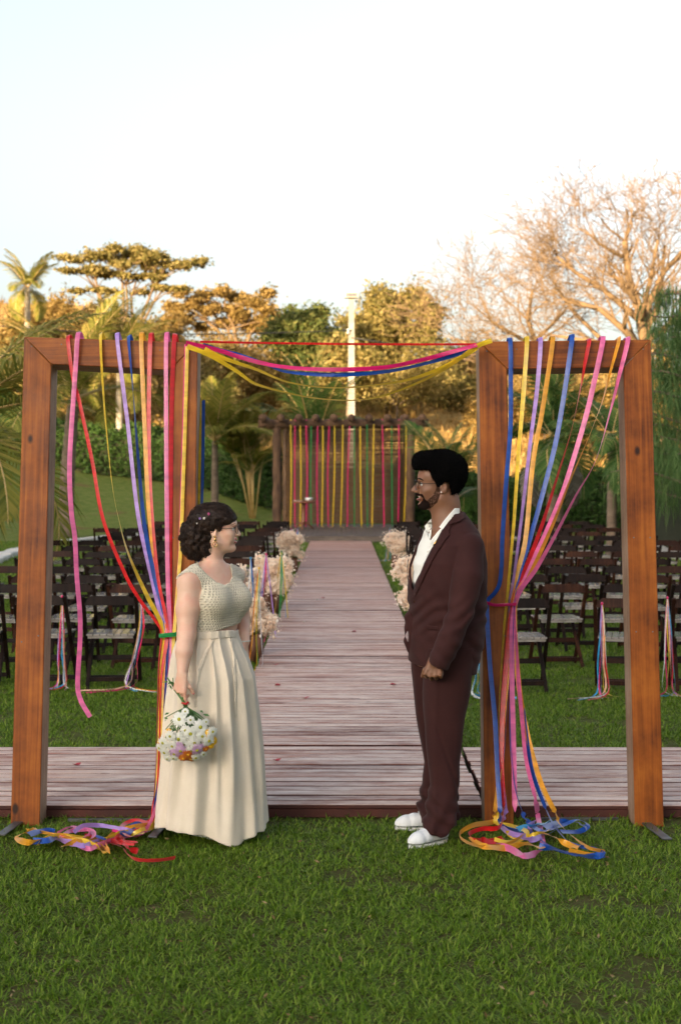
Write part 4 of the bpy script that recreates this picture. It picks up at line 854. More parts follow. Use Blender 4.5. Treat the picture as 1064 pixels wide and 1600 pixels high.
# garland between the frames
def gar(pts, col, label, w, tw, off, y0=7.2):
    P3 = []
    for i, (x, y_) in enumerate(pts):
        t = i/(len(pts)-1); P3.append(P(x, y_, 7.27-off+.03*math.sin(math.pi*t)))
    rib('garland_ribbon', P3, w, col, label, group='ribbons strung between the two frames', twist=tw, wdir=(0, 0, 1), k=7)
gar([(291, 536), (303, 538), (340, 547), (400, 565), (450, 574), (520, 577.5), (600, 574), (660, 562), (705, 550), (745, 539)], 'magenta', 'magenta ribbon sagging between the two frames', .022, lambda t: .5*math.sin(t*11), .13)
gar([(318, 538), (345, 547), (380, 557), (420, 571), (450, 581), (520, 585.5), (600, 581), (660, 569), (705, 556), (745, 541)], 'blue', 'blue ribbon sagging together with the magenta one between the frames', .022, lambda t: .9*math.sin(t*9+1.2), .11)
gar([(320, 545), (345, 558), (400, 577), (450, 597), (520, 606), (600, 600), (650, 590), (700, 570), (745, 543)], 'yellow', 'upper lemon yellow ribbon sagging between the frames', .024, lambda t: 1.35*math.sin(math.pi*t), .12)
gar([(293, 541), (330, 556), (370, 580), (400, 600), (450, 614), (500, 623), (560, 625), (610, 615), (670, 590), (710, 566), (745, 541), (768, 532)], 'yellow', 'lower lemon yellow ribbon sagging deepest between the frames', .024, lambda t: 1.38*math.sin(math.pi*t), .135)
gar([(313, 534), (420, 536), (532, 537.5), (640, 538), (748, 538)], 'red', 'taut thin red ribbon running straight between the frame tops', .011, lambda t: .2, .10)
# right frame
TR = (801, 940)
hung('right', [(796.5, 533.5), (797, 600), (796.5, 671), (789.6, 756.6), (784, 842), (783, 880), (779.6, 911), (772, 926), (761, 938)], 'blue', 'leftmost blue ribbon tied to the left post of the right frame', .012, [(759.5, 952), (763, 1033), (770, 1120), (773, 1200), (776, 1262)], 9, 21, tw=(-.3, .5), w=.026)
hung('right', [(822.5, 534), (815, 640), (809.5, 705), (802.6, 808), (799, 850), (792, 926), (786, 987)], 'yellow', 'lemon yellow ribbon on the right frame next to the leftmost blue', .010, [(780, 1080), (777, 1124), (775, 1200), (772, 1262)], 9, 22, tw=(1.2, .6), w=.027)
hung('right', [(843.7, 534), (838, 610), (828, 688), (818, 774), (802.6, 897), (796, 932), (795, 945)], 'lilac', 'lilac ribbon on the right frame', .010, [(793, 1060), (788, 1140), (783, 1200), (786, 1260)], 9, 23, tw=(1.3, .8), w=.027)
hung('right', [(862.5, 533.5), (847, 637), (831.7, 722), (820, 842), (806, 898.6), (799, 940)], 'orange', 'left orange ribbon on the right frame, between lilac and blue', .014, [(792, 1040), (784, 1120), (777, 1200), (768, 1265)], 10, 24, tw=(.3, .4), w=.027)
hung('right', [(892, 533.5), (871, 671), (850.5, 756.6), (826.6, 842), (809.5, 898.6), (801, 940)], 'blue', 'blue ribbon in the middle of the right frame', .016, [(797, 1060), (795, 1150), (800, 1220), (812, 1262)], 9, 25, tw=(1.0, .6), w=.028)
hung('right', [(919, 533.5), (912, 570), (907, 599), (891.6, 671), (867.6, 750), (843.7, 825), (816, 898.6), (801, 940)], 'red', 'bright red ribbon on the right frame', .018, [(790, 1030), (783, 1110), (780, 1190), (782, 1255)], 9, 26, tw=(3.1, .5), w=.027)
hung('right', [(940, 533.5), (919, 630), (902, 691.6), (878, 767), (854, 825), (820, 897), (802, 940)], 'pink', 'pink ribbon on the right frame between red and orange', .020, [(806, 1033), (811.6, 1109), (817.6, 1180), (831, 1240)], 0, 27, tw=(.8, .1), w=.029, end=[(840, 1275), (846, 1306), (849, 1323)])
hung('right', [(965, 532.5), (952, 580), (939.5, 626.6), (919, 681), (888, 753), (861, 821.6), (826.6, 897), (803, 940)], 'orange', 'right orange ribbon on the right frame, second from the right', .022, [(808, 1060), (820, 1140), (840, 1215), (862, 1262)], 9, 28, tw=(3.2, .6), w=.029)
hung('right', [(979, 532), (966, 585), (953, 637), (929, 719), (898, 773.7), (864, 838.7), (837, 886.6), (804, 940)], 'pink', 'rightmost pink ribbon on the right frame', .024, [(798, 1033), (799, 1140), (800.5, 1262)], 0, 29, tw=(2.9, .2), w=.029)
hung('right', [(803, 942), (803, 960)], 'blue', 'blue ribbon spreading from the tie to the far right of the right heap', .006, [(808, 1060), (815, 1110), (827, 1197), (848.6, 1258)], 0, 31, tw=(.4, .5), w=.026, end=[(866, 1290), (884, 1312), (905, 1322), (928, 1327), (945, 1336), (920, 1338), (880, 1331), (850, 1318), (832, 1300)], curl=False)
tie([FP(757, 940, -.03), FP(759, 941, .03), FP(772, 944, .045), (FP(790, 943, .055)), FP(803, 942, .06), FP(806, 941, .03)], 'magenta', 'magenta band tying the ribbons together on the right frame', .015)
LB = {'left': ['golden orange loose ribbon at the far left end of the left heap', 'blue loose ribbon at the far left end of the left heap', 'pink loose ribbon in the heap under the left frame', 'yellow loose ribbon in the heap under the left frame', 'lilac loose ribbon in the heap under the left frame', 'red loose ribbon in the heap under the left frame', 'golden orange loose ribbon nearer the skirt in the left heap', 'blue loose ribbon nearer the skirt in the left heap'],
      'right': ['golden orange loose ribbon at the shoe side of the right heap', 'blue loose ribbon in the middle of the right heap', 'red loose ribbon in the heap under the right frame', 'yellow loose ribbon in the heap under the right frame', 'pink loose ribbon in the heap under the right frame', 'lilac loose ribbon in the heap under the right frame', 'golden orange loose ribbon on the far side of the right heap', 'pale blue loose ribbon in the heap under the right frame', 'blue loose ribbon at the right end of the right heap']}
for (nm, R_, cols, n0) in (('left', HL, ('orange', 'blue', 'pink', 'yellow', 'lilac', 'red', 'orange', 'blue'), 41), ('right', HR, ('orange', 'blue', 'red', 'yellow', 'pink', 'lilac', 'orange', 'sky', 'blue'), 61)):
    wl = {'orange': 'golden orange', 'sky': 'pale blue'}
    for i, c in enumerate(cols):
        g = random.Random(n0+i); w_ = R_[1]-R_[0]; pts = [G(x_, y_, .035+.03*(.5+.5*math.sin(j*2.1+i))) for j, (x_, y_) in enumerate(LOOSE[nm][i])]
        lb = LB[nm][i]
        ph = g.uniform(0, 6); rib('loose_ribbon', pts, .030, c, lb, group=f'{wl.get(c, c)} ribbons in the {nm} heap', twist=lambda t, ph=ph: 1.3*math.sin(t*5+ph), wdir=lambda t, ph=ph: (.3*math.cos(t*20+ph), -.45, .85), k=7)

# ------------------------------------------------------------------ lawn: blades of grass
M['grass'] = leafmat('grass_blades', [(.055, .105, .010), (.125, .225, .016), (.20, .31, .030), (.33, .35, .09)], .35, .5, 1.5)
M['straw'] = simple('dry_thatch', (.22, .15, .08), (.12, .08, .045), 30, .9)
lib = bpy.data.collections.new('grass_tufts')
for k in range(10):
    g = random.Random(200+k); mb = MB()
    for b in range(15):
        a = g.uniform(0, 6.283); el = R(g.uniform(12, 72)); L = g.uniform(.03, .085); w = g.uniform(.0024, .0048); dry = g.random() < .13
        if dry: el = R(g.uniform(2, 20)); w *= .6
        o_ = Vector((g.gauss(0, .022), g.gauss(0, .022), 0)); d = Vector((math.cos(a), math.sin(a), 0)); s = Vector((-math.sin(a), math.cos(a), 0)); p = o_.copy(); vs = []; e = el
        for i, ww in enumerate((1, .95, .6)):
            vs += [p-s*w*ww, p+s*w*ww]; p = p+(d*math.cos(e)+Vector((0, 0, 1))*math.sin(e))*L/3; e -= g.uniform(.1, .5)
        vs.append(p); mb.add(vs, [(0, 1, 3, 2), (2, 3, 5, 4), (4, 5, 6)], 1 if dry else 0)
    me = mb.mesh('grass_tuft', [M['grass'], M['straw']]); lib.objects.link(bpy.data.objects.new('grass_tuft', me))
def scatter(y0, y1, dens, smin, smax, seed, margin=.3):
    g = np.random.default_rng(seed); out = []; w = .2394*y1+margin; n = int((y1-y0)*2*w*dens); x = g.uniform(-w, w, n); y = g.uniform(y0, y1, n)
    k = np.abs(x) < .2394*y+margin; k &= ~((y > 7.14) & (y < 8.64)); k &= ~((np.abs(x) < .725) & (y > 8.6))
    pat = np.sin(x*3.1+1.3*np.sin(y*2.3))*np.sin(y*4.3+1.1*np.sin(x*3.7))+.5*np.sin(x*9.1+y*5.3)*np.sin(y*11.7-x*3)
    if y0 < 9: k &= ~((pat > .5) & (g.uniform(0, 1, n) < np.clip((pat-.5)*2.2, 0, .72))) & ~((y > 6.98) & (y < 7.15) & (g.uniform(0, 1, n) < .5))
    x, y = x[k], y[k]; return x, y, g.uniform(smin, smax, len(x)), g.uniform(0, 6.283, len(x))
S = [scatter(3.4, 7.14, 1350, .42, .86, 1, 1.3), scatter(8.6, 13, 620, .6, 1.0, 2, 1.2), scatter(13, 20, 240, .8, 1.3, 3, 1.5), scatter(20, 34, 70, 1.1, 1.7, 4)]
x, y, s, r = [np.concatenate(v) for v in zip(*S)]
me = bpy.data.meshes.new('lawn_grass'); me.vertices.add(len(x)); me.vertices.foreach_set('co', np.stack([x, y, gz(x, y)-.003], 1).astype(np.float32).ravel())
for nm, d in (('gs', s), ('gr', r)): a = me.attributes.new(nm, 'FLOAT', 'POINT'); a.data.foreach_set('value', d.astype(np.float32))
gi = np.random.default_rng(9).integers(0, 10, len(x)); a = me.attributes.new('gi', 'INT', 'POINT'); a.data.foreach_set('value', gi.astype(np.int32))
lawn = link('lawn_grass', me, kind='stuff'); lawn['label'] = 'short green blades of the lawn with a little dry thatch'; lawn['category'] = 'grass'
ng = bpy.data.node_groups.new('scatter_tufts', 'GeometryNodeTree'); ng.interface.new_socket('Geometry', in_out='INPUT', socket_type='NodeSocketGeometry'); ng.interface.new_socket('Geometry', in_out='OUTPUT', socket_type='NodeSocketGeometry')
a_ = ng.nodes.new('NodeGroupInput'); z_ = ng.nodes.new('NodeGroupOutput'); ip = ng.nodes.new('GeometryNodeInstanceOnPoints'); ci = ng.nodes.new('GeometryNodeCollectionInfo')
ci.inputs['Collection'].default_value = lib; ci.inputs['Separate Children'].default_value = True; ci.inputs['Reset Children'].default_value = True; ip.inputs['Pick Instance'].default_value = True
def attr(nm, t): q = ng.nodes.new('GeometryNodeInputNamedAttribute'); q.data_type = t; q.inputs['Name'].default_value = nm; return [o for o in q.outputs if o.enabled and o.name == 'Attribute'][0]
cx = ng.nodes.new('ShaderNodeCombineXYZ'); LN = ng.links.new; LN(attr('gr', 'FLOAT'), cx.inputs[2]); LN(a_.outputs[0], ip.inputs['Points']); LN(ci.outputs[0], ip.inputs['Instance'])
LN(attr('gi', 'INT'), ip.inputs['Instance Index']); LN(cx.outputs[0], ip.inputs['Rotation']); LN(attr('gs', 'FLOAT'), ip.inputs['Scale']); LN(ip.outputs[0], z_.inputs[0])
md = lawn.modifiers.new('tufts', 'NODES'); md.node_group = ng

# fallen dry bits among the blades
g = np.random.default_rng(31); n = 420; x = g.uniform(-2.6, 2.6, n); y = g.uniform(4.3, 7.0, n); M['litter'] = leafmat('dry_leaf_bits', [(.12, .07, .03), (.22, .15, .07), (.34, .26, .14)], .1)
lt = link('fallen_leaves', leaves('fallen_leaves', np.stack([x, y, g.uniform(.012, .045, n)], 1), .009, M['litter'], seed=12, elong=2.4), kind='stuff'); lt['label'] = 'dry leaf bits scattered in the foreground grass'; lt['category'] = 'leaves'

# ------------------------------------------------------------------ people: bodies and clothes are sculpted as distance fields, one continuous surface each
import openvdb
from mathutils.geometry import delaunay_2d_cdt
class Field:
    BIG = .04
    def __init__(s, lo, hi, h):
        s.lo = np.array(lo, float); s.h = h; s.n = np.ceil((np.array(hi)-s.lo)/h).astype(int)+1
        s.ax = [s.lo[i]+h*np.arange(s.n[i]) for i in range(3)]; s.a = np.full(tuple(s.n), s.BIG, np.float32)
    def sl(s, lo, hi):
        i0 = np.clip(np.floor((np.array(lo)-s.lo)/s.h).astype(int), 0, s.n-1); i1 = np.clip(np.ceil((np.array(hi)-s.lo)/s.h).astype(int)+1, 1, s.n)
        i1 = np.maximum(i1, i0+1); S_ = tuple(slice(a, b) for a, b in zip(i0, i1))
        return S_, s.ax[0][S_[0]][:, None, None], s.ax[1][S_[1]][None, :, None], s.ax[2][S_[2]][None, None, :]
    def op(s, fn, lo, hi, k=.004, mode='add'):
        m = k+.02; S_, x, y, z = s.sl(np.array(lo)-m, np.array(hi)+m); d = fn(x, y, z).astype(np.float32); a = s.a[S_]
        if mode == 'sub': d = -d; a, d = -a, -d
        if mode == 'and': a, d = -a, -d
        if k > 1e-6: h = np.maximum(k-np.abs(a-d), 0)/k; r = np.minimum(a, d)-h*h*k*.25
        else: r = np.minimum(a, d)
        s.a[S_] = r if mode == 'add' else -r
    def cone(s, a, b, r1, r2, k=.004, mode='add'):
        a = np.array(a, float); b = np.array(b, float); ba = b-a; L2 = max((ba*ba).sum(), 1e-9); R_ = max(r1, r2)
        def fn(x, y, z):
            t = np.clip(((x-a[0])*ba[0]+(y-a[1])*ba[1]+(z-a[2])*ba[2])/L2, 0, 1)
            return np.sqrt((x-a[0]-ba[0]*t)**2+(y-a[1]-ba[1]*t)**2+(z-a[2]-ba[2]*t)**2)-(r1+(r2-r1)*t)
        s.op(fn, np.minimum(a, b)-R_, np.maximum(a, b)+R_, k, mode)
    def chain(s, pts, rr, k=.004, mode='add'):
        for i in range(len(pts)-1): s.cone(pts[i], pts[i+1], rr[i], rr[i+1], k, mode)
    def ell(s, c, r, k=.004, mode='add', rot=None):
        c = np.array(c, float); r = np.array(r, float)*np.ones(3); Rm = np.array(rot if rot is not None else np.eye(3)); m = r.max() if rot is not None else r
        def fn(x, y, z):
            q = [x-c[0], y-c[1], z-c[2]]; u = [Rm[0][i]*q[0]+Rm[1][i]*q[1]+Rm[2][i]*q[2] for i in range(3)] if rot is not None else q
            k0 = np.sqrt(sum((u[i]/r[i])**2 for i in range(3))); k1 = np.sqrt(sum((u[i]/r[i]**2)**2 for i in range(3))); return k0*(k0-1)/np.maximum(k1, 1e-6)
        s.op(fn, c-m, c+m, k, mode)
    def loft(s, rows, k=.01, mode='add', n=2.2, mod=None):
        # rows: z, cx, cy, a (across), b (front-back), phi
        T = np.array(sorted(rows)); z0, z1 = T[0, 0], T[-1, 0]; R_ = T[:, 3:5].max()+.03
        def fn(x, y, z):
            f = [np.interp(z, T[:, 0], T[:, i]) for i in range(1, 6)]; cx, cy, a, b, ph = f; dx, dy = x-cx, y-cy; c_, s_ = np.cos(ph), np.sin(ph)
            u = dx*c_+dy*s_; v = -dx*s_+dy*c_
            if mod is not None: mm = mod(u, v, z)
            rr = (np.abs(u/a)**n+np.abs(v/b)**n)**(1/n); d = (rr-1)*np.minimum(a, b)*.92
            if mod is not None: d = d-mm
            return np.maximum(d, np.maximum(z0-z, z-z1))
        s.op(fn, (T[:, 1].min()-R_, T[:, 2].min()-R_, z0), (T[:, 1].max()+R_, T[:, 2].max()+R_, z1), k, mode)
    def prism(s, poly, ylo, yhi, k=.003, mode='sub', zr=None):
        P_ = np.array(poly, float)
        def fn(x, y, z):
            X_ = x+0*z; Z_ = z+0*x; d = np.full(X_.shape, 1e9); ins = np.zeros(X_.shape, bool)
            for i in range(len(P_)):
                a = P_[i-1]; b = P_[i]; ex, ez = b-a; wx, wz = X_-a[0], Z_-a[1]; t = np.clip((wx*ex+wz*ez)/max(ex*ex+ez*ez, 1e-12), 0, 1)
                d = np.minimum(d, (wx-ex*t)**2+(wz-ez*t)**2); c = (a[1] > Z_) != (b[1] > Z_)
                with np.errstate(divide='ignore', invalid='ignore'): xi = (b[0]-a[0])*(Z_-a[1])/(b[1]-a[1] if b[1] != a[1] else 1e-9)+a[0]
                ins ^= c & (X_ < xi)
            d = np.sqrt(d)*np.where(ins, -1, 1); return np.maximum(d, np.maximum(ylo-y, y-yhi))
        if mode == 'and': s.op(fn, s.lo, s.lo+s.h*s.n, k, mode)
        else: s.op(fn, (P_[:, 0].min(), ylo, P_[:, 1].min()), (P_[:, 0].max(), yhi, P_[:, 1].max()), k, mode)
    def noise(s, fn): x, y, z = s.ax[0][:, None, None], s.ax[1][None, :, None], s.ax[2][None, None, :]; s.a += fn(x, y, z).astype(np.float32)
    def copy(s, off=0.0): f = object.__new__(Field); f.lo, f.h, f.n, f.ax = s.lo, s.h, s.n, s.ax; f.a = s.a-off; return f
    def crop(s, lo, hi, off=0.0):
        S_, x, y, z = s.sl(lo, hi); f = object.__new__(Field); f.ax = [x.ravel(), y.ravel(), z.ravel()]; f.lo = np.array([q[0] for q in f.ax]); f.h = s.h; f.n = np.array([len(q) for q in f.ax]); f.a = s.a[S_]-off; return f
    def mesh(s, name, mats, assign=None, smooth=0):
        a = np.clip(s.a, -.05, .05).astype(np.float32); a[0], a[-1] = .05, .05; a[:, 0], a[:, -1] = .05, .05; a[:, :, 0], a[:, :, -1] = .05, .05
        g = openvdb.FloatGrid(); g.copyFromArray(a); p, q = g.convertToQuads(isovalue=0.0); p = p.astype(np.float64)*s.h+s.lo
        v = p[q]; vol = (v[:, 0]*np.cross(v[:, 1]-v[:, 0], v[:, 2]-v[:, 0])).sum()
        # keep the largest pieces only when tiny crumbs appear
        if np.einsum('ij,ij->i', v.mean(1)-p.mean(0), np.cross(v[:, 2]-v[:, 0], v[:, 3]-v[:, 1])).sum() < 0: q = q[:, ::-1]
        mi = assign(p[q].mean(1)) if assign else None
        return np_mesh(name, p, q, mats, True, mi)
def skin(name, c1, c2, blush):
    m, n, N, L = nodes(name); b = N('BsdfPrincipled'); o = N('OutputMaterial'); tc = N('TexCoord'); nz = N('TexNoise', i_Scale=14, i_Detail=5); L(tc.outputs['Object'], nz.inputs['Vector'])
    n2 = N('TexNoise', i_Scale=220, i_Detail=2); L(tc.outputs['Object'], n2.inputs['Vector'])
    L(ramp(N, L, nz.outputs[0], [(.3, c1), (.5, c2), (.72, blush)]), b.inputs['Base Color']); b.inputs['Roughness'].default_value = .5
    b.inputs['Subsurface Weight'].default_value = .25; b.inputs['Subsurface Radius'].default_value = (1, .35, .2); b.inputs['Subsurface Scale'].default_value = .008
    bp = N('Bump', i_Strength=.12, i_Distance=.002); L(n2.outputs[0], bp.inputs['Height']); L(bp.outputs[0], b.inputs['Normal']); L(b.outputs[0], o.inputs[0]); return m
def fabric(name, c1, c2, weave=900, rough=.9, bump=.25, sheen=.25, slub=6):
    m, n, N, L = nodes(name); b = N('BsdfPrincipled'); o = N('OutputMaterial'); tc = N('TexCoord'); nz = N('TexNoise', i_Scale=slub, i_Detail=6); L(tc.outputs['Object'], nz.inputs['Vector'])
    mp = N('Mapping'); mp.inputs['Scale'].default_value = (1, 1, .12); L(tc.outputs['Object'], mp.inputs[0]); n2 = N('TexNoise', i_Scale=weave, i_Detail=2); L(mp.outputs[0], n2.inputs['Vector'])
    mx = N('Mix'); mx.inputs[0].default_value = .45; L(nz.outputs[0], mx.inputs[2]); L(n2.outputs[0], mx.inputs[3])
    L(ramp(N, L, mx.outputs[0], [(.32, c1), (.68, c2)]), b.inputs['Base Color']); b.inputs['Roughness'].default_value = rough; b.inputs['Sheen Weight'].default_value = sheen; b.inputs['Specular IOR Level'].default_value = .2
    bp = N('Bump', i_Strength=bump, i_Distance=.002); L(n2.outputs[0], bp.inputs['Height']); L(bp.outputs[0], b.inputs['Normal']); L(b.outputs[0], o.inputs[0]); return m
M['skin_w'] = skin('fair_skin', (.64, .39, .28), (.70, .45, .33), (.70, .37, .27))
M['skin_m'] = skin('brown_skin', (.16, .072, .037), (.205, .094, .050), (.235, .10, .055))
M['lip_w'] = simple('lip', (.50, .13, .12), None, 80, .35)
M['lip_m'] = simple('lip_brown', (.22, .075, .06), None, 80, .4)
M['linen'] = fabric('beige_linen', (.62, .54, .42), (.74, .66, .54))
M['crochet'] = fabric('cream_crochet_yarn', (.56, .50, .38), (.72, .67, .53), 700, .95, .5, .3, 30)
def crochet():
    m = M['crochet']; n = m.node_tree; N = lambda t, **k: _mk(n, t, k); L = n.links.new; b = [q for q in n.nodes if q.type == 'BSDF_PRINCIPLED'][0]; src = b.inputs['Base Color'].links[0].from_socket
    tc = N('TexCoord'); sp = N('SeparateXYZ'); L(tc.outputs['Object'], sp.inputs[0])
    def mth(op, a, b_=None, c=None):
        q = N('Math', operation=op)
        for i, v in enumerate((a, b_, c)):
            if v is None: continue
            if hasattr(v, 'links') or hasattr(v, 'is_linked'): L(v, q.inputs[i])
            else: q.inputs[i].default_value = v
        return q.outputs[0]
    u = mth('MULTIPLY_ADD', sp.outputs[0], .643, mth('MULTIPLY', sp.outputs[1], .766)); f = 2*math.pi/.0118
    row = mth('SINE', mth('MULTIPLY', sp.outputs[2], f)); sh = mth('MULTIPLY', mth('SIGN', mth('SINE', mth('MULTIPLY', sp.outputs[2], f*.5))), 1.57)
    col = mth('SINE', mth('ADD', mth('MULTIPLY', u, f), sh)); h = mth('MULTIPLY', mth('MULTIPLY_ADD', row, .5, .5), mth('MULTIPLY_ADD', col, .5, .5))
    r = ramp(N, L, h, [(.42, 0.0), (.78, .5)]); mx = N('Mix'); mx.data_type = 'RGBA'; L(r, mx.inputs[0]); L(src, mx.inputs[6]); mx.inputs[7].default_value = (.20, .165, .10, 1); L(mx.outputs[2], b.inputs['Base Color'])
    bp = [q for q in n.nodes if q.type == 'BUMP'][0]; bp2 = N('Bump', i_Strength=.8, i_Distance=.004); bp2.invert = True; L(h, bp2.inputs['Height']); L(bp.outputs[0], bp2.inputs['Normal']); L(bp2.outputs[0], b.inputs['Normal'])
crochet()
M['suit'] = fabric('burgundy_suiting', (.024, .0062, .0060), (.044, .0125, .0115), 800, .8, .25, .05)
M['shirt'] = fabric('off_white_shirt', (.72, .73, .68), (.80, .81, .77), 900, .85, .15, .1)
M['hair_w'] = simple('dark_brown_hair', (.009, .005, .004), (.034, .018, .011), 45, .5, .5, stretch=(1, 1, .5), bscale=120, spec=.25)
M['hair_m'] = simple('black_afro_hair', (.0018, .0016, .0016), (.004, .0036, .0036), 160, .95, 1.0, bscale=330, spec=.08)
M['beard'] = simple('short_dark_beard', (.007, .004, .003), (.022, .011, .008), 260, .9, .8, spec=.1)
M['eyewhite'] = simple('eye_white', (.70, .68, .65), None, 10, .2)
M['iris'] = simple('dark_iris', (.02, .01, .006), None, 10, .15)
M['teeth'] = simple('teeth', (.78, .75, .68), None, 10, .25)
M['glassframe'] = simple('thin_bronze_wire', (.035, .025, .02), None, 10, .3, metal=.8)
M['gold'+'en'] = simple('gold_metal', (.75, .50, .18), None, 10, .25, metal=1)
M['pearl'] = simple('pearl', (.8, .76, .70), None, 10, .2)
M['shoe'] = simple('white_canvas_shoe', (.74, .76, .77), (.66, .68, .69), 60, .7, .15)
M['nail'] = simple('pink_nail', (.72, .05, .14), None, 10, .25)
m, n_, N_, L_ = nodes('spectacle_lens'); gl = N_('BsdfGlass'); gl.inputs['IOR'].default_value = 1.05; gl.inputs['Roughness'].default_value = 0; tb_ = N_('BsdfTransparent'); mxx = N_('MixShader'); mxx.inputs[0].default_value = .85; oo = N_('OutputMaterial')
L_(gl.outputs[0], mxx.inputs[1]); L_(tb_.outputs[0], mxx.inputs[2]); L_(mxx.outputs[0], oo.inputs[0]); M['lens'] = m

def head(F_, c, f, s, neck_to, neck_r, nose=1.0, lip=1.0, chin=0.0, open_=.0034):
    sx, sy, sz = s; T = lambda x, y, z: (c[0]+f*x*sx, c[1]+y*sy, c[2]+z*sz); sm_ = (sx+sz)/2
    E = lambda p, r, k, mode='add': F_.ell(T(*p), (r[0]*sx, r[1]*sy, r[2]*sz), k, mode); Cn = lambda a, b, r1, r2, k, mode='add': F_.cone(T(*a), T(*b), r1*sm_, r2*sm_, k, mode)
    E((-.014, 0, .045), (.097, .076, .086), .01); E((.030, 0, -.015), (.062, .062, .085), .025); E((.052, 0, .042), (.044, .060, .052), .02)
    for q in (-1, 1):
        Cn((-.012, q*.056, -.035), (.000, q*.053, -.066), .018, .017, .02); Cn((.000, q*.053, -.066), (.066, q*.014, -.098), .019, .015, .025)
        E((.060, q*.040, -.026), (.026, .022, .022), .02); E((.066, q*.036, -.05), (.018, .016, .02), .018)
    E((.078+chin, 0, -.098), (.017, .020, .016), .014); Cn((.03, 0, -.075), (-.02, 0, -.07), .04, .045, .03)
    Cn((.086, -.034, .022), (.086, .034, .022), .010, .010, .016)
    for q in (-1, 1): E((.096, q*.032, .002), (.014, .017, .011), .010, 'sub')
    Cn((.087, 0, .014), (.1105*nose**.3, 0, -.027), .0085, .0108*nose**1.6, .008); Cn((.098, 0, -.030), (.085, 0, -.040), .008, .006, .006)
    for q in (-1, 1): E((.099, q*.012*nose, -.031), (.011*nose, .008*nose, .009), .006)
    oo_ = open_-.0034; E((.094, 0, -.051+oo_*.5), (.0095*lip, .024, .0065*lip), .006); E((.091, 0, -.066-oo_), (.0095*lip, .021, .007*lip), .006); E((.080, 0, -.058), (.014, .030, .02), .012)
    E((.098, 0, -.0585), (.017, .027, open_), .003, 'sub')
    # ears
    for q in (-1, 1):
        F_.ell(T(-.012, q*.076, -.010), (.017*sx, .007, .030*sz), .004); F_.ell(T(-.010, q*.084, -.006), (.010*sx, .005, .019*sz), .003, 'sub'); F_.ell(T(-.004, q*.076, -.034), (.009*sx, .006, .009*sz), .004)
    F_.cone(T(-.022, 0, -.045), neck_to, neck_r[0], neck_r[1], .03)
    return T
def hand(F_, Wp, d, n, u, s, curls, spread=.10, thumb=(.5, .6, -.35), thumbcurl=.4, pl=.078):
    Wp, d, n, u = [np.array(v, float) for v in (Wp, d, n, u)]; d /= np.linalg.norm(d); n -= d*n.dot(d); n /= np.linalg.norm(n); u -= d*u.dot(d)+n*u.dot(n); u /= np.linalg.norm(u); tips = []
    for i, (off, pl_, L, r) in enumerate(((.029, pl, .070, .0083), (.0095, pl+.004, .078, .0086), (-.0105, pl-.001, .072, .0081), (-.029, pl-.009, .056, .0072))):
        k0 = Wp+(d*pl_+u*off)*s; F_.cone(Wp+u*off*.55*s, k0, .0135*s, .0105*s, .010)
        dirv = d+u*off/.029*spread; dirv /= np.linalg.norm(dirv); nn = n.copy(); p = k0
        for j, frac in enumerate((.46, .31, .23)):
            a = curls[i][j]; nd = dirv*math.cos(a)-nn*math.sin(a); nn = nn*math.cos(a)+dirv*math.sin(a); dirv = nd
            q = p+dirv*L*frac*s; F_.cone(p, q, r*s*(1.06-.1*j), r*s*(.98-.1*j), .0015); p = q
        tips.append((p, dirv, nn))
    b = Wp+(d*.018+u*.024-n*.004)*s; td = d*thumb[0]+u*thumb[1]+n*thumb[2]; td /= np.linalg.norm(td); m1 = b+td*.040*s; td2 = td*math.cos(thumbcurl)+(d*.6-n*.8)*math.sin(thumbcurl); td2 /= np.linalg.norm(td2); e = m1+td2*.032*s
    F_.cone(Wp+d*.012*s, m1, .014*s, .0105*s, .010); F_.cone(m1, e, .0102*s, .0082*s, .002); tips.append((e, td2, n)); return tips
def glasses(parent, T, f, r=.022, lens=True, col='glassframe', shape=(1, 1), ybr=.033, xf=.108, hinge=.006):
    g = empty('glasses'); g.parent = parent; g.location = (0, 0, 0); mb = MB()
    for q in (-1, 1):
        pts = []
        for i in range(25): a = i/24*2*math.pi; pts.append(T(xf-.004*abs(math.cos(a))*0-.010*(1 if False else 0)-.012*max(0, q*math.cos(a))*.8, q*ybr+math.cos(a)*r*shape[0], -.001+math.sin(a)*r*shape[1]))
        mb.tube(pts, .0016, 6, cap=False); lm = MB(); lm.add([Vector(p)+Vector((f*.0003, 0, 0)) for p in pts[:-1]], [list(range(24))]); part('lens', lm, M['lens'], g)
        mb.tube([T(xf-.012, q*(ybr+r*shape[0]), hinge), T(.06, q*.077, hinge), T(.02, q*.080, hinge), T(-.008, q*.080, .012), T(-.024, q*.078, -.008)], .0016, 6)
    mb.tube([T(xf, -ybr+r*shape[0], .004), T(xf+.004, 0, .008), T(xf, ybr-r*shape[0], .004)], .0013, 6); part('frame', mb, M[col], g); return g
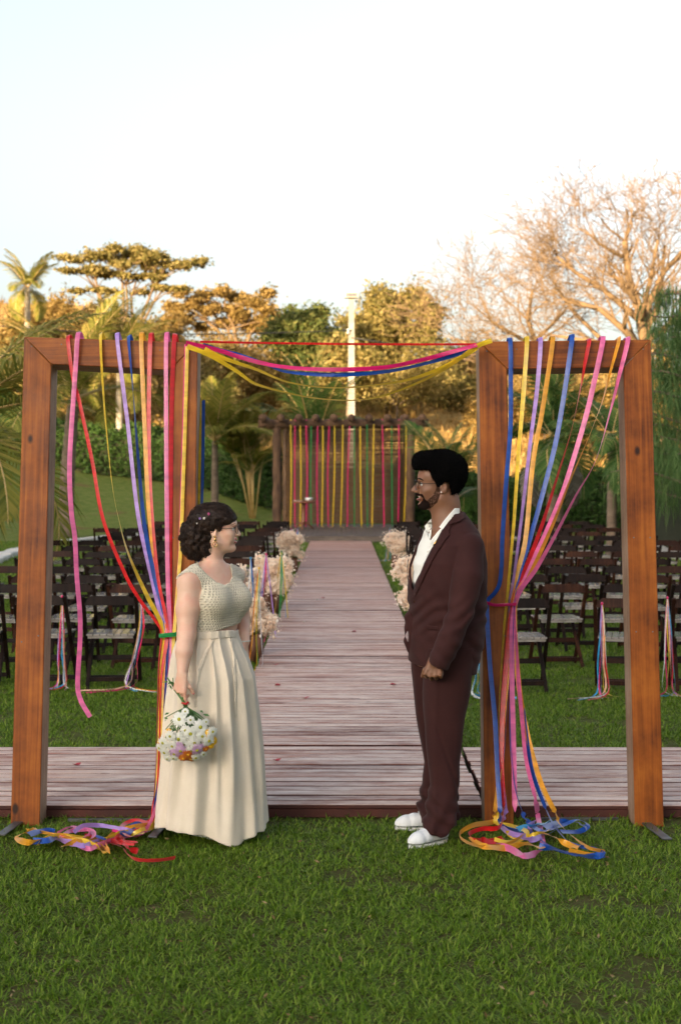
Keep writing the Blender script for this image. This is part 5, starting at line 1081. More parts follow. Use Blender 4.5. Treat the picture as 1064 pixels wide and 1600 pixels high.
def panel(name, poly, bvhs, off, th, mat, parent, origin, step=.011, extra=None, lift=None):
    # poly in photo pixels: laid on the nearest cloth surface along the line of sight, then given real thickness
    camp = Vector((0, 0, EYE)); out = []
    n = len(poly); bd = []
    for i in range(n):
        a = Vector(poly[i]); b = Vector(poly[(i+1) % n]); k = max(1, int((b-a).length/2.2)); bd += [a.lerp(b, j/k) for j in range(k)]
    xs = [p.x for p in bd]; ys = [p.y for p in bd]; pts = [p.copy() for p in bd]
    def inside(x, y):
        c = False
        for i in range(n):
            x1, y1 = poly[i-1]; x2, y2 = poly[i]
            if (y1 > y) != (y2 > y) and x < (x2-x1)*(y-y1)/(y2-y1)+x1: c = not c
        return c
    gy_ = min(ys)
    while gy_ < max(ys):
        gx_ = min(xs)
        while gx_ < max(xs):
            if inside(gx_, gy_): pts.append(Vector((gx_+.3*math.sin(gy_*7), gy_)))
            gx_ += 2.6
        gy_ += 2.6
    nb = len(bd); v2, e2, f2, *_ = delaunay_2d_cdt(pts, [(i, (i+1) % nb) for i in range(nb)], [list(range(nb))], 1, 1e-4)
    fr, bk = [], []; last = None
    for p in v2:
        d = (P(p.x, p.y, 6.78)-camp).normalized(); best = None
        for b in bvhs:
            h = b.ray_cast(camp-origin, d, 20)
            if h[0] is not None and (best is None or h[3] < best[3]): best = h
        dist = best[3] if best else None; fr.append([d, dist])
    ds = sorted(x[1] for x in fr if x[1] is not None); md = ds[len(ds)//2]
    okk = [(v2[j].x, v2[j].y, q[1]) for j, q in enumerate(fr) if q[1] is not None and abs(q[1]-md) <= .16]
    def good(i): x0, y0 = v2[i].x, v2[i].y; return min(okk, key=lambda q: (q[0]-x0)**2+(q[1]-y0)**2)[2]
    V = []
    for i, (d, dist) in enumerate(fr):
        dist = good(i) if dist is None or abs(dist-md) > .16 else dist; o_ = off+(lift(v2[i].x, v2[i].y) if lift else 0); V.append(camp-origin+d*(dist-o_))
    m_ = len(V); V += [v+d_[0]*th for v, d_ in zip(V, fr)]
    Fq = [tuple(f) for f in f2]+[tuple(i+m_ for i in reversed(f)) for f in f2]
    cnt_ = {}
    for f in f2:
        for i in range(len(f)): e = (f[i], f[(i+1) % len(f)]); cnt_[e] = 1
    for (a, b) in list(cnt_):
        if (b, a) not in cnt_: Fq.append((b, a, a+m_, b+m_))
    me = bpy.data.meshes.new(name); me.from_pydata([v[:] for v in V], [], Fq); me.materials.append(mat); me.polygons.foreach_set('use_smooth', [len(f) == 3 for f in Fq]); me.update()
    import bmesh
    bm = bmesh.new(); bm.from_mesh(me); bmesh.ops.recalc_face_normals(bm, faces=bm.faces); bm.to_mesh(me); bm.free()
    return link(name, me, parent)
def bvh_of(me):
    v = [x.co.copy() for x in me.vertices]; return BVHTree.FromPolygons(v, [tuple(p.vertices) for p in me.polygons])

# ------------------------------------------------------------------ the woman
YW = 6.78; OW = Vector(((335-532)*YW/F, YW, 0))
def w(px, py, y=0.0): p = P(px, py, YW+y)-OW; return (p.x, y, p.z)
def wz(px, py): p = P(px, py, YW-.13); return (p.x-OW.x, p.z)
woman = empty('person', OW, label='woman with dark curly updo in cream crochet top and long beige skirt', cat='person')
hW = .0028
B = Field((-.26, -.36, -.01), (.26, .24, 1.62), hW)
PHW = R(-52)                                          # shoulder axis turned so the chest faces right and towards the camera
hc = (.014, 0, 1.468)
T_w = head(B, hc, 1, (.94, .92, .94), w(331, 893, .0), (.050, .054))
ca, sa = math.cos(PHW), math.sin(PHW)
ax_ = np.array([math.cos(R(50)), math.sin(R(50)), 0])   # from right shoulder (near) to left shoulder (far)
fw_ = np.array([math.sin(R(50)), -math.cos(R(50)), 0])
pt = R(50)
rows = [(.90, -.028, 0, .125, .095, pt), (.955, -.028, 0, .140, .108, pt), (1.0, -.028, 0, .148, .120, pt), (1.06, -.015, 0, .152, .122, pt), (1.13, -.005, 0, .160, .118, pt), (1.20, -.01, 0, .155, .105, pt), (1.25, -.012, 0, .150, .085, pt), (1.285, -.012, 0, .12, .070, pt), (1.31, -.01, 0, .06, .055, pt)]
B.loft(rows, .02)
for q in (-1, 1):
    c = np.array([-.005, 0, 1.135])+ax_*q*.075+fw_*.078; B.ell(c, (.072, .072, .068), .035)
# near (right) arm
sh = np.array(w(295.5, 911, -.125)); el_ = np.array(w(292, 992, -.185)); wr = np.array(w(285.5, 1052, -.255))
B.chain([np.array(w(307, 897, -.085)), sh, (sh*.5+el_*.5), el_], [.038, .053, .052, .043], .02)
B.chain([el_, el_*.55+wr*.45+np.array([-.003, -.008, 0]), wr], [.043, .038, .0245], .015)
sf = np.array(w(366, 902, .12)); ef = np.array(w(378, 965, .16)); wf = np.array(w(382, 1003, .06))
B.chain([np.array(w(352, 893, .08)), sf, ef], [.040, .050, .041], .02); B.chain([ef, wf], [.040, .026], .01)
hd_w = hand(B, wr+np.array([-.001, -.004, -.010]), (-.16, -.05, -1), (-.50, -.86, .05), (.85, -.5, 0), .97, [(.35, .45, .3), (.75, .9, .5), (.9, 1.0, .6), (1.0, 1.0, .6)], thumb=(.75, .40, -.45), pl=.074)
hand(B, wf+np.array([0, -.004, -.01]), (.1, -.25, -1), (.9, -.3, 0), (.2, -.95, 0), .9, [(.2, .3, .2)]*4)
for q in (-1, 1): B.chain([(-.028, q*.045, .90), (-.01, q*.07, .48), (.0, q*.08, .06)], [.065, .055, .04], .02)
def asg(c):
    mi = np.zeros(len(c), int); x = (c[:, 0]-hc[0])/.94; z = (c[:, 2]-hc[2])/.94
    mi[(x > .083) & (z > -.073) & (z < -.0455) & (np.abs(c[:, 1]) < .023)] = 1
    for i, (tp, tdir, nn) in enumerate(hd_w): mi[np.linalg.norm(c-(tp+tdir*.004+nn*.003), axis=1) < .0062] = 2
    return mi
body = B.mesh('body', [M['skin_w'], M['lip_w'], M['nail']], asg); link('body', body, woman)
for q in (-1, 1):
    e = MB(); e.ball(T_w(.0785, q*.031, .001), .0112*.94, nu=14, nv=10); eo = part('eye', e, M['eyewhite'], woman)
    e = MB(); e.ball(T_w(.0845, q*.0315, .0005), (.0055, .0058, .0058)); part('iris', e, M['iris'], eo)
    e = MB(); e.tube([T_w(.084, q*.044, .004), T_w(.0905, q*.036, .0085), T_w(.0925, q*.028, .008), T_w(.0895, q*.020, .004)], [.0010, .0026, .0026, .0010], 6); part('eyelash', e, M['iris'], woman)
    e = MB(); e.tube([T_w(.079, q*.052, .021), T_w(.091, q*.042, .028), T_w(.0965, q*.028, .027), T_w(.0985, q*.014, .022)], [.001, .0026, .003, .0018], 6); part('eyebrow', e, M['hair_w'], woman)
e = MB()
for i in range(7): a = (i-3)*.0052; e.box(T_w(.0905-.0025*abs(i-3)*.6, a, -.0565), (.004, .0046, .0075), bev=.001)
part('teeth', e, M['teeth'], woman, kind='stuff')
glasses(woman, T_w, 1, r=.0225, shape=(1.08, .92), xf=.106)
e = MB(); e.ball(T_w(-.004, -.087, -.035), .0055); e.ball(T_w(-.002, -.089, -.050), (.006, .004, .009))
e.tube([T_w(-.002+.011*math.sin(a*.5236), -.089, -.060-.013+.013*math.cos(a*.5236)) for a in range(13)], .0022, 6)
part('earring', e, M['golden'], woman)
# hair: swept back from the forehead into a low curly bun
Hh = Field((-.21, -.14, 1.28), (.13, .14, 1.64), .003)
Hh.ell(w(326, 815), (.098, .090, .086), .01); Hh.ell(w(340, 809), (.080, .078, .070), .02); Hh.ell(w(311, 838), (.085, .086, .084), .02); Hh.ell(w(308, 855), (.068, .075, .060), .02); Hh.ell(w(297, 832), (.040, .06, .05), .02)
Hh.ell(w(357, 812), (.042, .064, .032), .02); Hh.ell(w(322, 856), (.034, .07, .05), .015)
fp = [(lambda q: (q[0], q[2]))(w(*p, 0)) for p in ((382, 805), (370, 810), (363, 818), (356, 827), (348, 834.5), (341, 839.5), (336, 845), (334, 852), (334, 860), (332, 872), (345, 900), (420, 900), (420, 800))]
Hh.prism(fp, -.3, .3, .008); 
Hh.noise(lambda x, y, z: (.25+.75/(1+np.exp((z-1.475+x*.25)/.012)))*(.0055*np.sin(x*95+2.2*np.sin(z*60)+y*30)*np.sin(z*85+2*np.sin(x*50)+y*40)+.0035*np.sin(x*210+z*90+2*np.sin(y*80))*np.sin(y*150+z*130)))
hm = Hh.mesh('hair', M['hair_w']); ho = link('hair', hm, woman)
g = random.Random(5); hb = bvh_of(hm); st = MB()
for i in range(520):
    a = g.uniform(0, 6.283); lowr = g.random() < .6
    c = Vector(w(308, 846)) if lowr else Vector(w(332, 812)); d = Vector((math.cos(a), -abs(g.gauss(.3, .6)), math.sin(a))).normalized(); h = hb.ray_cast(c+d*.3, -d, .4)
    if h[0] is None: continue
    p, nrm = h[0], h[1]; t = nrm.cross(Vector((g.uniform(-1, 1), g.uniform(-1, 1), g.uniform(-1, 1)))).normalized()
    if not lowr: t = (Vector((-.9, g.uniform(-.3, .3), .25))-nrm*nrm.dot(Vector((-.9, 0, .25)))).normalized()
    b_ = nrm.cross(t); pts = []; Lc = g.uniform(.018, .05) if lowr else g.uniform(.05, .09); rr = g.uniform(.004, .011) if lowr else .003; ph = g.uniform(0, 6)
    for k in range(9):
        u = k/8; q = p+t*(u-.5)*Lc+b_*rr*math.sin(u*6.5+ph)+nrm*(.0015+rr*.55*math.sin(u*3.14)); hh_ = hb.find_nearest(q)
        pts.append(q if (q-hh_[0]).length < .006 else hh_[0]+(q-hh_[0]).normalized()*.003)
    st.tube(pts, [q_*(1 if lowr else .7) for q_ in (.0004, .0011, .0015, .0017, .0017, .0017, .0015, .0011, .0004)], 4)
part('curls', st, M['hair_w'], ho, kind='stuff')
for (px, py, mt, r_) in ((316, 806.5, 'r_pink', .007), (309, 813.5, 'pearl', .0065), (302, 814, 'r_lilac', .006), (297, 822, 'pearl', .005)):
    h = hb.ray_cast(Vector(w(px, py, -.4)), Vector((0, 1, 0)), 1); e = MB(); c = h[0] if h[0] is not None else Vector(w(px, py, -.06))
    for k in range(5): a = k*1.257; e.ball((c.x+math.cos(a)*r_*.55, c.y-.003, c.z+math.sin(a)*r_*.55), (r_*.5, .003, r_*.5), nu=6, nv=4)
    part('hair_flower', e, M[mt], woman)
# crochet top
lo_, hi_ = (-.26, -.25, .93), (.22, .24, 1.36)
Tp = Field(lo_, hi_, .0030)
Tp.loft([(z, cx, cy, a+.009, b+.009, ph) for z, cx, cy, a, b, ph in rows], .02)
for q in (-1, 1):
    c = np.array([-.005, 0, 1.132])+ax_*q*.072+fw_*.078; Tp.ell(c, (.078, .078, .074), .045)
Tp.cone(np.array(w(307, 897, -.085)), sh, .050, .0635, .02); Tp.cone(np.array(w(352, 893, .08)), sf, .048, .056, .02)
Tp.prism([wz(*p) for p in ((303, 872), (306, 881), (315, 889), (325, 899), (338, 910), (350, 915), (357, 912), (360, 903), (357, 890), (351, 877), (345, 860), (300, 860))], -.4, .4, .004)
Tp.prism([wz(*p) for p in ((270, 912), (279, 902), (289, 895), (300, 893.5), (308, 898), (314, 908), (316, 921), (312, 940), (308.5, 960), (304, 1020), (250, 1020), (255, 915))], -.4, -.02, .004)
Tp.prism([wz(*p) for p in ((240, 1030), (300, 991.5), (330, 988), (378, 977), (420, 974), (420, 1040))], -.4, .4, .003)
Tp.prism([wz(*p) for p in ((379, 890), (378, 905), (383, 918), (400, 920), (400, 880))], .03, .4, .003)
f_ = 2*math.pi/.0118
Tp.noise(lambda x, y, z: .0017*np.sin((x*ax_[0]+y*ax_[1])*f_+np.sign(np.sin(z*f_*.5))*.9)*np.sin(z*f_)+.0008)
topm = Tp.mesh('crochet_top', M['crochet']); link('crochet_top', topm, woman)
# skirt: pleats that open towards the hem
def skirt_mesh():
    prof = [(.985, 279, 371), (.965, 279, 372), (.945, 277, 374), (.90, 271, 381), (.85, 266.5, 389), (.765, 262, 399), (.615, 257.5, 404.5), (.45, 253.5, 409), (.30, 249.5, 413), (.15, 245.5, 416), (.055, 243, 417.5)]
    T = np.array(prof); nz_, na = 150, 420; V = []
    folds = [(-2.25, .030, .22), (-1.78, .040, .20), (-1.38, .020, .10), (-1.12, .040, .17), (-.72, .030, .16), (-.34, .034, .20), (.2, .03, .2), (.8, .03, .25), (-2.75, .03, .2), (1.5, .03, .25), (2.1, .03, .25), (2.7, .03, .25)]
    for i in range(nz_):
        t = i/(nz_-1); z = .985-(.985-.055)*t; xl = np.interp(-z, -T[:, 0], T[:, 1]); xr = np.interp(-z, -T[:, 0], T[:, 2]); S_ = YW/F; cx = ((xl+xr)/2-335)*S_; rx = (xr-xl)/2*S_; ry = rx*(.90-.04*t)+.022*(1-t)
        for k in range(na):
            a = k/na*2*math.pi-math.pi; r = 1.0; amp = 0
            for (fa, am, wd) in folds:
                d = (a-fa+math.pi) % (2*math.pi)-math.pi; wd2 = wd*(.55+.55*t); amp += am*math.exp(-(d/wd2)**2)*(min(1, t*1.6)**1.1)*1.5
                # sharp pleat edge near the waist
                amp += .010*math.exp(-((d)/.035)**2)*math.exp(-t*3)
            amp -= .030*min(1, t*1.6); amp += .006*math.sin(a*23+t*5)*t+.004*math.sin(a*9+z*13)
            side = abs(math.cos(a)); amp *= (1-.55*side**6)
            x = cx+(rx+amp*.9)*math.cos(a); y = (ry+amp)*math.sin(a); zz = z
            if t > .8: zz += (t-.8)/.2*(.010*math.sin(a*3+1.0)+.006*math.sin(a*7)+(-.030 if abs(a+1.2) < .6 else 0)*math.cos((a+1.2)/.6*1.57)+.018*max(0, math.cos(a+2.6)))
            V.append((x, y, zz))
    V = np.array(V); n0 = len(V); ii_, kk = np.meshgrid(np.arange(nz_-1), np.arange(na), indexing='ij'); a0 = (ii_*na+kk).ravel(); a1 = (ii_*na+(kk+1) % na).ravel()
    Fo = np.stack([a0, a0+na, a1+na, a1], 1); C_ = np.array([[0, 0]]); Vi = V.copy(); ctr = V.reshape(nz_, na, 3).mean(1); rad = V.reshape(nz_, na, 3)-ctr[:, None]; Vi = (ctr[:, None]+rad*np.array([.985, .985, 1])).reshape(-1, 3)
    h0 = (nz_-1)*na+np.arange(na); h1 = (nz_-1)*na+(np.arange(na)+1) % na; t0 = np.arange(na); t1 = (t0+1) % na
    Fh = np.stack([h0, h0+n0, h1+n0, h1], 1); Ft = np.stack([t1, t1+n0, t0+n0, t0], 1)
    return np_mesh('skirt', np.concatenate([V, Vi]), np.concatenate([Fo, Fo[:, ::-1]+n0, Fh, Ft]), M['linen'], True)
skm = skirt_mesh(); sk = link('skirt', skm, woman); sb_ = bvh_of(skm)
panel('waistband', [(290, 987), (330, 986.5), (369, 984), (370, 995), (340, 998), (292, 999)], [sb_], .004, .003, M['linen'], sk, OW)
for nm, a in (('pleat', [(333, 998), (320, 1018), (309, 1045), (303, 1075), (302, 1105), (306, 1105), (308, 1076), (314, 1048), (325, 1020), (336, 999)]), ('pleat', [(361, 997), (364, 1030), (366, 1075), (367, 1120), (370, 1120), (370, 1070), (368, 1030), (364.5, 997)])):
    panel(nm, a, [sb_], .005, .005, M['linen'], sk, OW)
for (px, y_, rz_) in ((352, -.02, -.42), (378, .12, -.1)):
    Sh = Field((-.16, -.06, -.02), (.16, .06, .10), .003); Sh.chain([(-.10, 0, .035), (-.02, 0, .035), (.06, 0, .022), (.105, -.004, .018)], [.030, .036, .034, .022], .02)
    Sh.noise(lambda x, y, z: np.maximum(0, .0-z)*2); c = w(px, 1303, y_); o = link('shoe', Sh.mesh('shoe', M['shoe']), woman, loc=(c[0]-.055, c[1]-.03, .004)); o.rotation_euler = (0, 0, rz_)
r_ = MB(); tp = hd_w[2][0]; k_ = hd_w[2]
kp = wr+np.array([-.016, -.012, -.088]); r_.tube([kp+np.array([math.cos(a*.6283)*.0098, -.003+math.sin(a*.6283)*.0098, .002*math.sin(a)]) for a in range(11)], .0014, 5); part('ring', r_, M['golden'], woman)
r_ = MB(); r_.tube([wf+np.array([math.cos(a*.6283)*.028, math.sin(a*.6283)*.028, .006]) for a in range(11)], .003, 6); part('bracelet', r_, M['pearl'], woman)

# bouquet, blossoms down
M['stem'] = simple('green_stem', (.05, .14, .03), (.09, .20, .05), 20, .5)
M['petal_w'] = simple('white_daisy_petal', (.80, .80, .74), (.72, .74, .66), 60, .6, trans=.15)
M['petal_l'] = simple('lilac_daisy_petal', (.55, .33, .56), (.68, .48, .66), 60, .6, trans=.15)
M['petal_o'] = simple('rust_petal', (.50, .10, .015), (.62, .20, .02), 60, .6)
M['petal_y'] = simple('yellow_petal', (.85, .52, .02), (.80, .42, .01), 60, .6)
M['disc'] = simple('yellow_green_disc', (.45, .42, .03), (.30, .33, .02), 90, .8, .5)
bq = empty('bouquet', OW+Vector(w(287, 1092, -.262)), label='bouquet of white, lilac, rust and yellow daisies held upside down', cat='bouquet')
OB = Vector(w(287, 1092, -.262))
def bl_(px, py, y): return Vector(w(px, py, y))-OB
def daisy(c, nrm, r, mat, n=15):
    nrm = nrm.normalized(); u = nrm.orthogonal().normalized(); v = nrm.cross(u); mb = MB(); g0 = random.Random(int(c.x*9999))
    for layer in (0, 1):
        for i in range(n):
            a = 2*math.pi*(i+.5*layer)/n+g0.uniform(-.08, .08); d = u*math.cos(a)+v*math.sin(a); s = nrm.cross(d)*r*.125; L = r*g0.uniform(.88, 1.05)*(1-.12*layer); z = nrm*(r*(.10+.10*layer)); tip = nrm*r*g0.uniform(-.25, .12)
            mb.add([c+d*r*.15+z-s*.5, c+d*r*.15+z+s*.5, c+d*L*.6+z+s*1.15+nrm*r*.05, c+d*L+z*.5+s*.35+tip, c+d*L+z*.5-s*.35+tip, c+d*L*.6+z-s*1.15+nrm*r*.05], [(0, 1, 2, 5), (5, 2, 3, 4)], smooth=True)
    o = part('flower', mb, M[mat], bq); cb = MB(); cb.ball(c+nrm*r*.18, (r*.24, r*.24, r*.15), nrm.to_track_quat('Z', 'Y').to_matrix(), nu=10, nv=6); part('flower_centre', cb, M['disc'] if mat in ('petal_w', 'petal_l') else M['petal_y'], o)
spec = [(281, 1124, 'w', 25), (313, 1136, 'w', 26), (298, 1146, 'w', 24), (280, 1154, 'w', 25), (304, 1160, 'w', 22), (326, 1157, 'w', 22), (267, 1150, 'w', 20), (256, 1160, 'w', 22), (290, 1141, 'w', 18), (332, 1143, 'w', 18), (288, 1162, 'w', 20), (316, 1150, 'w', 20), (270, 1165, 'w', 20), (258, 1175, 'w', 20), (262, 1185, 'w', 15), (300, 1172, 'w', 18), (306, 1183, 'w', 18), (272, 1184, 'w', 15), (290, 1112, 'w', 13),
        (283, 1172, 'l', 22), (273, 1177, 'l', 20), (308, 1171, 'l', 22), (316, 1168, 'l', 17), (281, 1165, 'l', 16), (294, 1178, 'o', 18), (287, 1184, 'o', 17), (298, 1185, 'o', 15), (322, 1170, 'o', 12), (327, 1147, 'y', 18), (333, 1158, 'y', 16), (330, 1165, 'y', 13), (264, 1142, 'y', 10), (298, 1125, 'w', 14), (322, 1128, 'w', 12), (250, 1168, 'w', 16), (318, 1178, 'w', 14)]
g = random.Random(3); sh_ = Vector(w(291, 1104, -.255))-OB; cen = bl_(292, 1152, -.24); stm = MB()
for (px, py, k, dpx) in spec:
    u_ = (px-292)/44; v_ = (py-1152)/38; y_ = -.315-.045*math.sqrt(max(0, 1-u_*u_*.8-v_*v_*.6))+g.uniform(-.008, .008); c = bl_(px, py, y_); nrm = Vector((u_*.8, -1.0, -v_*.7+(-.25)))
    daisy(c, nrm, dpx*.5*.00305*1.0, 'petal_'+k); stm.tube([sh_, sh_*.4+c*.6+Vector((0, .015, .006)), c+Vector((0, .012, .004))], [.0022, .0019, .0016], 5)
for i in range(34):
    a = g.uniform(-1, 1); c = bl_(292+a*34, 1125+g.uniform(-6, 22), -.30+g.uniform(-.03, .02)); stm.tube([sh_+Vector((g.uniform(-.006, .006), g.uniform(-.006, .006), 0)), sh_*.5+c*.5+Vector((g.uniform(-.01, .01), 0, 0)), c], .0021, 5)
stm.tube([sh_, Vector(w(286, 1092, -.255))-OB, Vector(w(272, 1074, -.245))-OB], [.010, .010, .008], 7)
for i in range(7): stm.tube([Vector(w(272, 1074, -.245))-OB, Vector(w(268+g.uniform(-7, 4), 1062+g.uniform(-4, 8), -.25+g.uniform(-.01, .02)))-OB], .0022, 5)
part('stems', stm, M['stem'], bq, kind='stuff')
for i in range(46):
    a = g.uniform(-1, 1); c = bl_(292+a*32, 1122+g.uniform(-12, 26), -.31+g.uniform(-.025, .02)) if i > 5 else bl_(267+g.uniform(-6, 6), 1064+g.uniform(-4, 8), -.25)
    d = Vector((g.uniform(-1, 1), g.uniform(-.6, .2), g.uniform(-1, .6))).normalized(); s = d.orthogonal().normalized()*.006; L = g.uniform(.018, .032); mb = MB(); mb.add([c, c+d*L*.5+s, c+d*L+Vector((0, 0, -.004)), c+d*L*.5-s], [(0, 1, 2, 3)]); part('leaf', mb, M['stem'], bq)
mb = MB(); mb.tube([Vector(w(284, 1098, -.27))-OB, Vector(w(291, 1100, -.275))-OB, Vector(w(295, 1097, -.268))-OB], [.004, .006, .005], 6); part('ribbon_tie', mb, M['r_red'], bq)

# ------------------------------------------------------------------ the man
YM = 6.78; OM = Vector(((690-532)*YM/F, YM, 0))
def m_(px, py, y=0.0): p = P(px, py, YM+y)-OM; return (p.x, y, p.z)
def mz(px, py, y=0): p = P(px, py, YM+y)-OM; return (p.x, p.z)
mj = lambda px, py: mz(px, py, -.17)
man = empty('person', OM, label='man with black afro, beard and glasses in a burgundy suit over an open white shirt', cat='person')
M['stubble'] = simple('short_stubble', (.020, .010, .006), (.060, .028, .017), 300, .9, .5, spec=.1)
BM = Field((-.25, -.36, -.01), (.24, .28, 1.86), .0029)
hm_c = (-.008, 0, 1.679)
T_m = head(BM, hm_c, -1, (1.09, .96, 1.0), m_(697, 828, 0), (.056, .060), nose=1.12, lip=1.25, chin=.002, open_=.0062)
BM.cone(m_(697, 790), m_(703, 850), .062, .09, .03)
PM = R(60)                                            # chest faces left and towards the camera
axm = np.array([math.cos(PM), -math.sin(PM), 0]); fwm = np.array([-math.sin(PM), -math.cos(PM), 0])
def L3(py, l, r_, a, bq_=None):
    cx = m_((l+r_)/2, py)[0]; hx = (r_-l)/2*YM/F; b = math.sqrt(max(hx*hx-(a*math.cos(PM))**2, .002))/math.sin(PM); return (m_(690, py)[2], cx, 0, a, b if bq_ is None else bq_, -PM)
trs = [L3(830, 668, 724, .07, .07), L3(845, 655, 740, .15, .09), L3(880, 650, 746, .16, .12), L3(950, 650, 742, .15, .11), L3(1040, 650, 738, .15, .12)]
BM.loft(trs, .03)
wrm = np.array(m_(681, 1034, -.262))
BM.chain([m_(730, 868, -.16), m_(722, 955, -.22), tuple(wrm)], [.05, .04, .029], .02)
hd_m = hand(BM, wrm+np.array([0, 0, .012]), (-.22, -.10, -1), (-.28, -.95, .12), (-1, .25, .12), 1.12, [(1.15, 1.1, .6), (1.2, 1.1, .6), (1.2, 1.1, .6), (1.15, 1.1, .6)], spread=.08, thumb=(.85, .35, -.25), thumbcurl=.5, pl=.066)
BM.chain([m_(665, 870, .16), m_(668, 960, .19), m_(652, 1020, .17)], [.05, .04, .03], .02)
for q, fx in ((-1, 680), (1, 672)): BM.chain([m_(694, 1050, q*.08), m_(692, 1180, q*.11), m_(fx+6, 1285, q*.13)], [.06, .045, .034], .02)
def asgm(c):
    poly = np.array([mz(*p) for p in ((685, 756), (686.5, 770), (682, 784), (671, 795), (664, 795), (663, 784), (668, 780), (674.5, 774), (679, 766), (680, 756))]); ins = np.zeros(len(c), bool)
    for i in range(len(poly)):
        (x1, z1), (x2, z2) = poly[i-1], poly[i]; cc = (z1 > c[:, 2]) != (z2 > c[:, 2]); ins ^= cc & (c[:, 0] < (x2-x1)*(c[:, 2]-z1)/((z2-z1) if z2 != z1 else 1e-9)+x1)
    x = -(c[:, 0]-hm_c[0])/1.09; z = c[:, 2]-hm_c[2]; mi = np.zeros(len(c), int); mi[(x > .085) & (z > -.076) & (z < -.046) & (np.abs(c[:, 1]) < .023)] = 1; mi[ins & (np.random.default_rng(4).uniform(0, 1, len(c)) < .88)] = 2; return mi
bodym = BM.mesh('body', [M['skin_m'], M['lip_m'], M['stubble']], asgm); link('body', bodym, man)
for q in (-1, 1):
    e = MB(); e.ball(T_m(.0785, q*.031, .001), (.0118, .0108, .0108), nu=14, nv=10); eo = part('eye', e, M['eyewhite'], man)
    e = MB(); e.ball(T_m(.0850, q*.0315, .0005), (.0055, .0058, .0058)); part('iris', e, M['iris'], eo)
    e = MB(); e.tube([T_m(.082, q*.044, .0035), T_m(.0905, q*.036, .0065), T_m(.0925, q*.028, .006), T_m(.0895, q*.020, .003)], [.0009, .002, .002, .0009], 6); part('eyelash', e, M['iris'], man)
    e = MB(); e.tube([T_m(.076, q*.054, .020), T_m(.090, q*.043, .029), T_m(.0965, q*.028, .029), T_m(.0985, q*.013, .023)], [.0015, .0038, .0042, .0025], 6); part('eyebrow', e, M['beard'], man)
e = MB()
for i in range(9): a = (i-4)*.0050; e.box(T_m(.0945-.0024*abs(i-4)*.7, a, -.0545), (.004, .0046, .0095), bev=.001)
part('teeth', e, M['teeth'], man, kind='stuff')
glasses(man, T_m, -1, r=.0225, xf=.108)
e = MB(); e.ball(m_(689, 769.5, -.085), .0040); part('earring', e, M['pearl'], man)
# beard: a thin layer over the jaw, moustache and sideburns
bp_ = [mz(*p) for p in ((646.5, 789), (653, 789), (658, 784), (660, 778), (656, 774.3), (649, 774.3), (645, 775.2), (644.5, 772), (652, 770.8), (659.5, 772), (663, 780), (669, 784), (671, 790), (666, 796.5), (659, 800.5), (650, 798.5))]
Bd = BM.crop((-.19, -.10, 1.52), (.06, .10, 1.72), .0028); Bd.prism(bp_, -.2, .2, .003, 'and'); 
Bd.op(lambda x, y, z: -(x*0+y*0+(z-1.625))+1e-9*x+0*y if False else (np.sqrt((x+.13)**2+(y*1.0)**2+(z-1.615)**2*3)-.024), (-.17, -.04, 1.59), (-.09, .04, 1.64), .003, 'sub')
Bd.noise(lambda x, y, z: .0008*np.sin(x*700+3*np.sin(z*300))*np.sin(z*650)*np.sin(y*600))
link('beard', Bd.mesh('beard', M['beard']), man)
# afro
Af = Field((-.17, -.15, 1.56), (.15, .15, 1.88), .003)
Af.ell(m_(690, 736), (.110, .108, .097), .01); Af.ell(m_(668, 724), (.066, .09, .056), .03); Af.ell(m_(692, 729), (.10, .100, .074), .02); Af.ell(m_(706, 752), (.050, .086, .066), .03); Af.ell(m_(656, 721), (.026, .07, .036), .03); Af.ell(m_(716, 738), (.036, .08, .055), .03); Af.ell(m_(701, 768), (.024, .070, .040), .02)
Af.prism([mz(*p) for p in ((630, 731.5), (660, 732.5), (671, 733), (673, 742), (677, 752), (681, 760), (686, 764), (690, 754), (697, 750.5), (702, 756), (703, 768), (702, 790), (640, 800), (620, 760))], -.3, .3, .006)
Af.noise(lambda x, y, z: .0022*np.sin(x*330+2*np.sin(z*210))*np.sin(z*310+y*120)*np.sin(y*300)+.0016*np.sin(x*700+z*200)*np.sin(z*760-x*150)*np.sin(y*690))
afm = Af.mesh('hair', M['hair_m']); afo = link('hair', afm, man); g = random.Random(8); fz = MB()
vv = afm.vertices; 
for i in range(12000):
    v = vv[g.randrange(len(vv))]; n_l = v.normal; 
    if v.co.z < 1.70 and v.co.x < .01: continue
    d = (n_l+Vector((g.uniform(-.7, .7), g.uniform(-.7, .7), g.uniform(-.7, .7)))).normalized(); s = d.orthogonal().normalized()*.0007; L = g.uniform(.004, .0115); p = v.co
    fz.add([p-s, p+s, p+d*L*.6+s*2.5, p+d*L], [(0, 1, 2), (0, 2, 3)])
part('fuzz', fz, M['hair_m'], afo, kind='stuff')
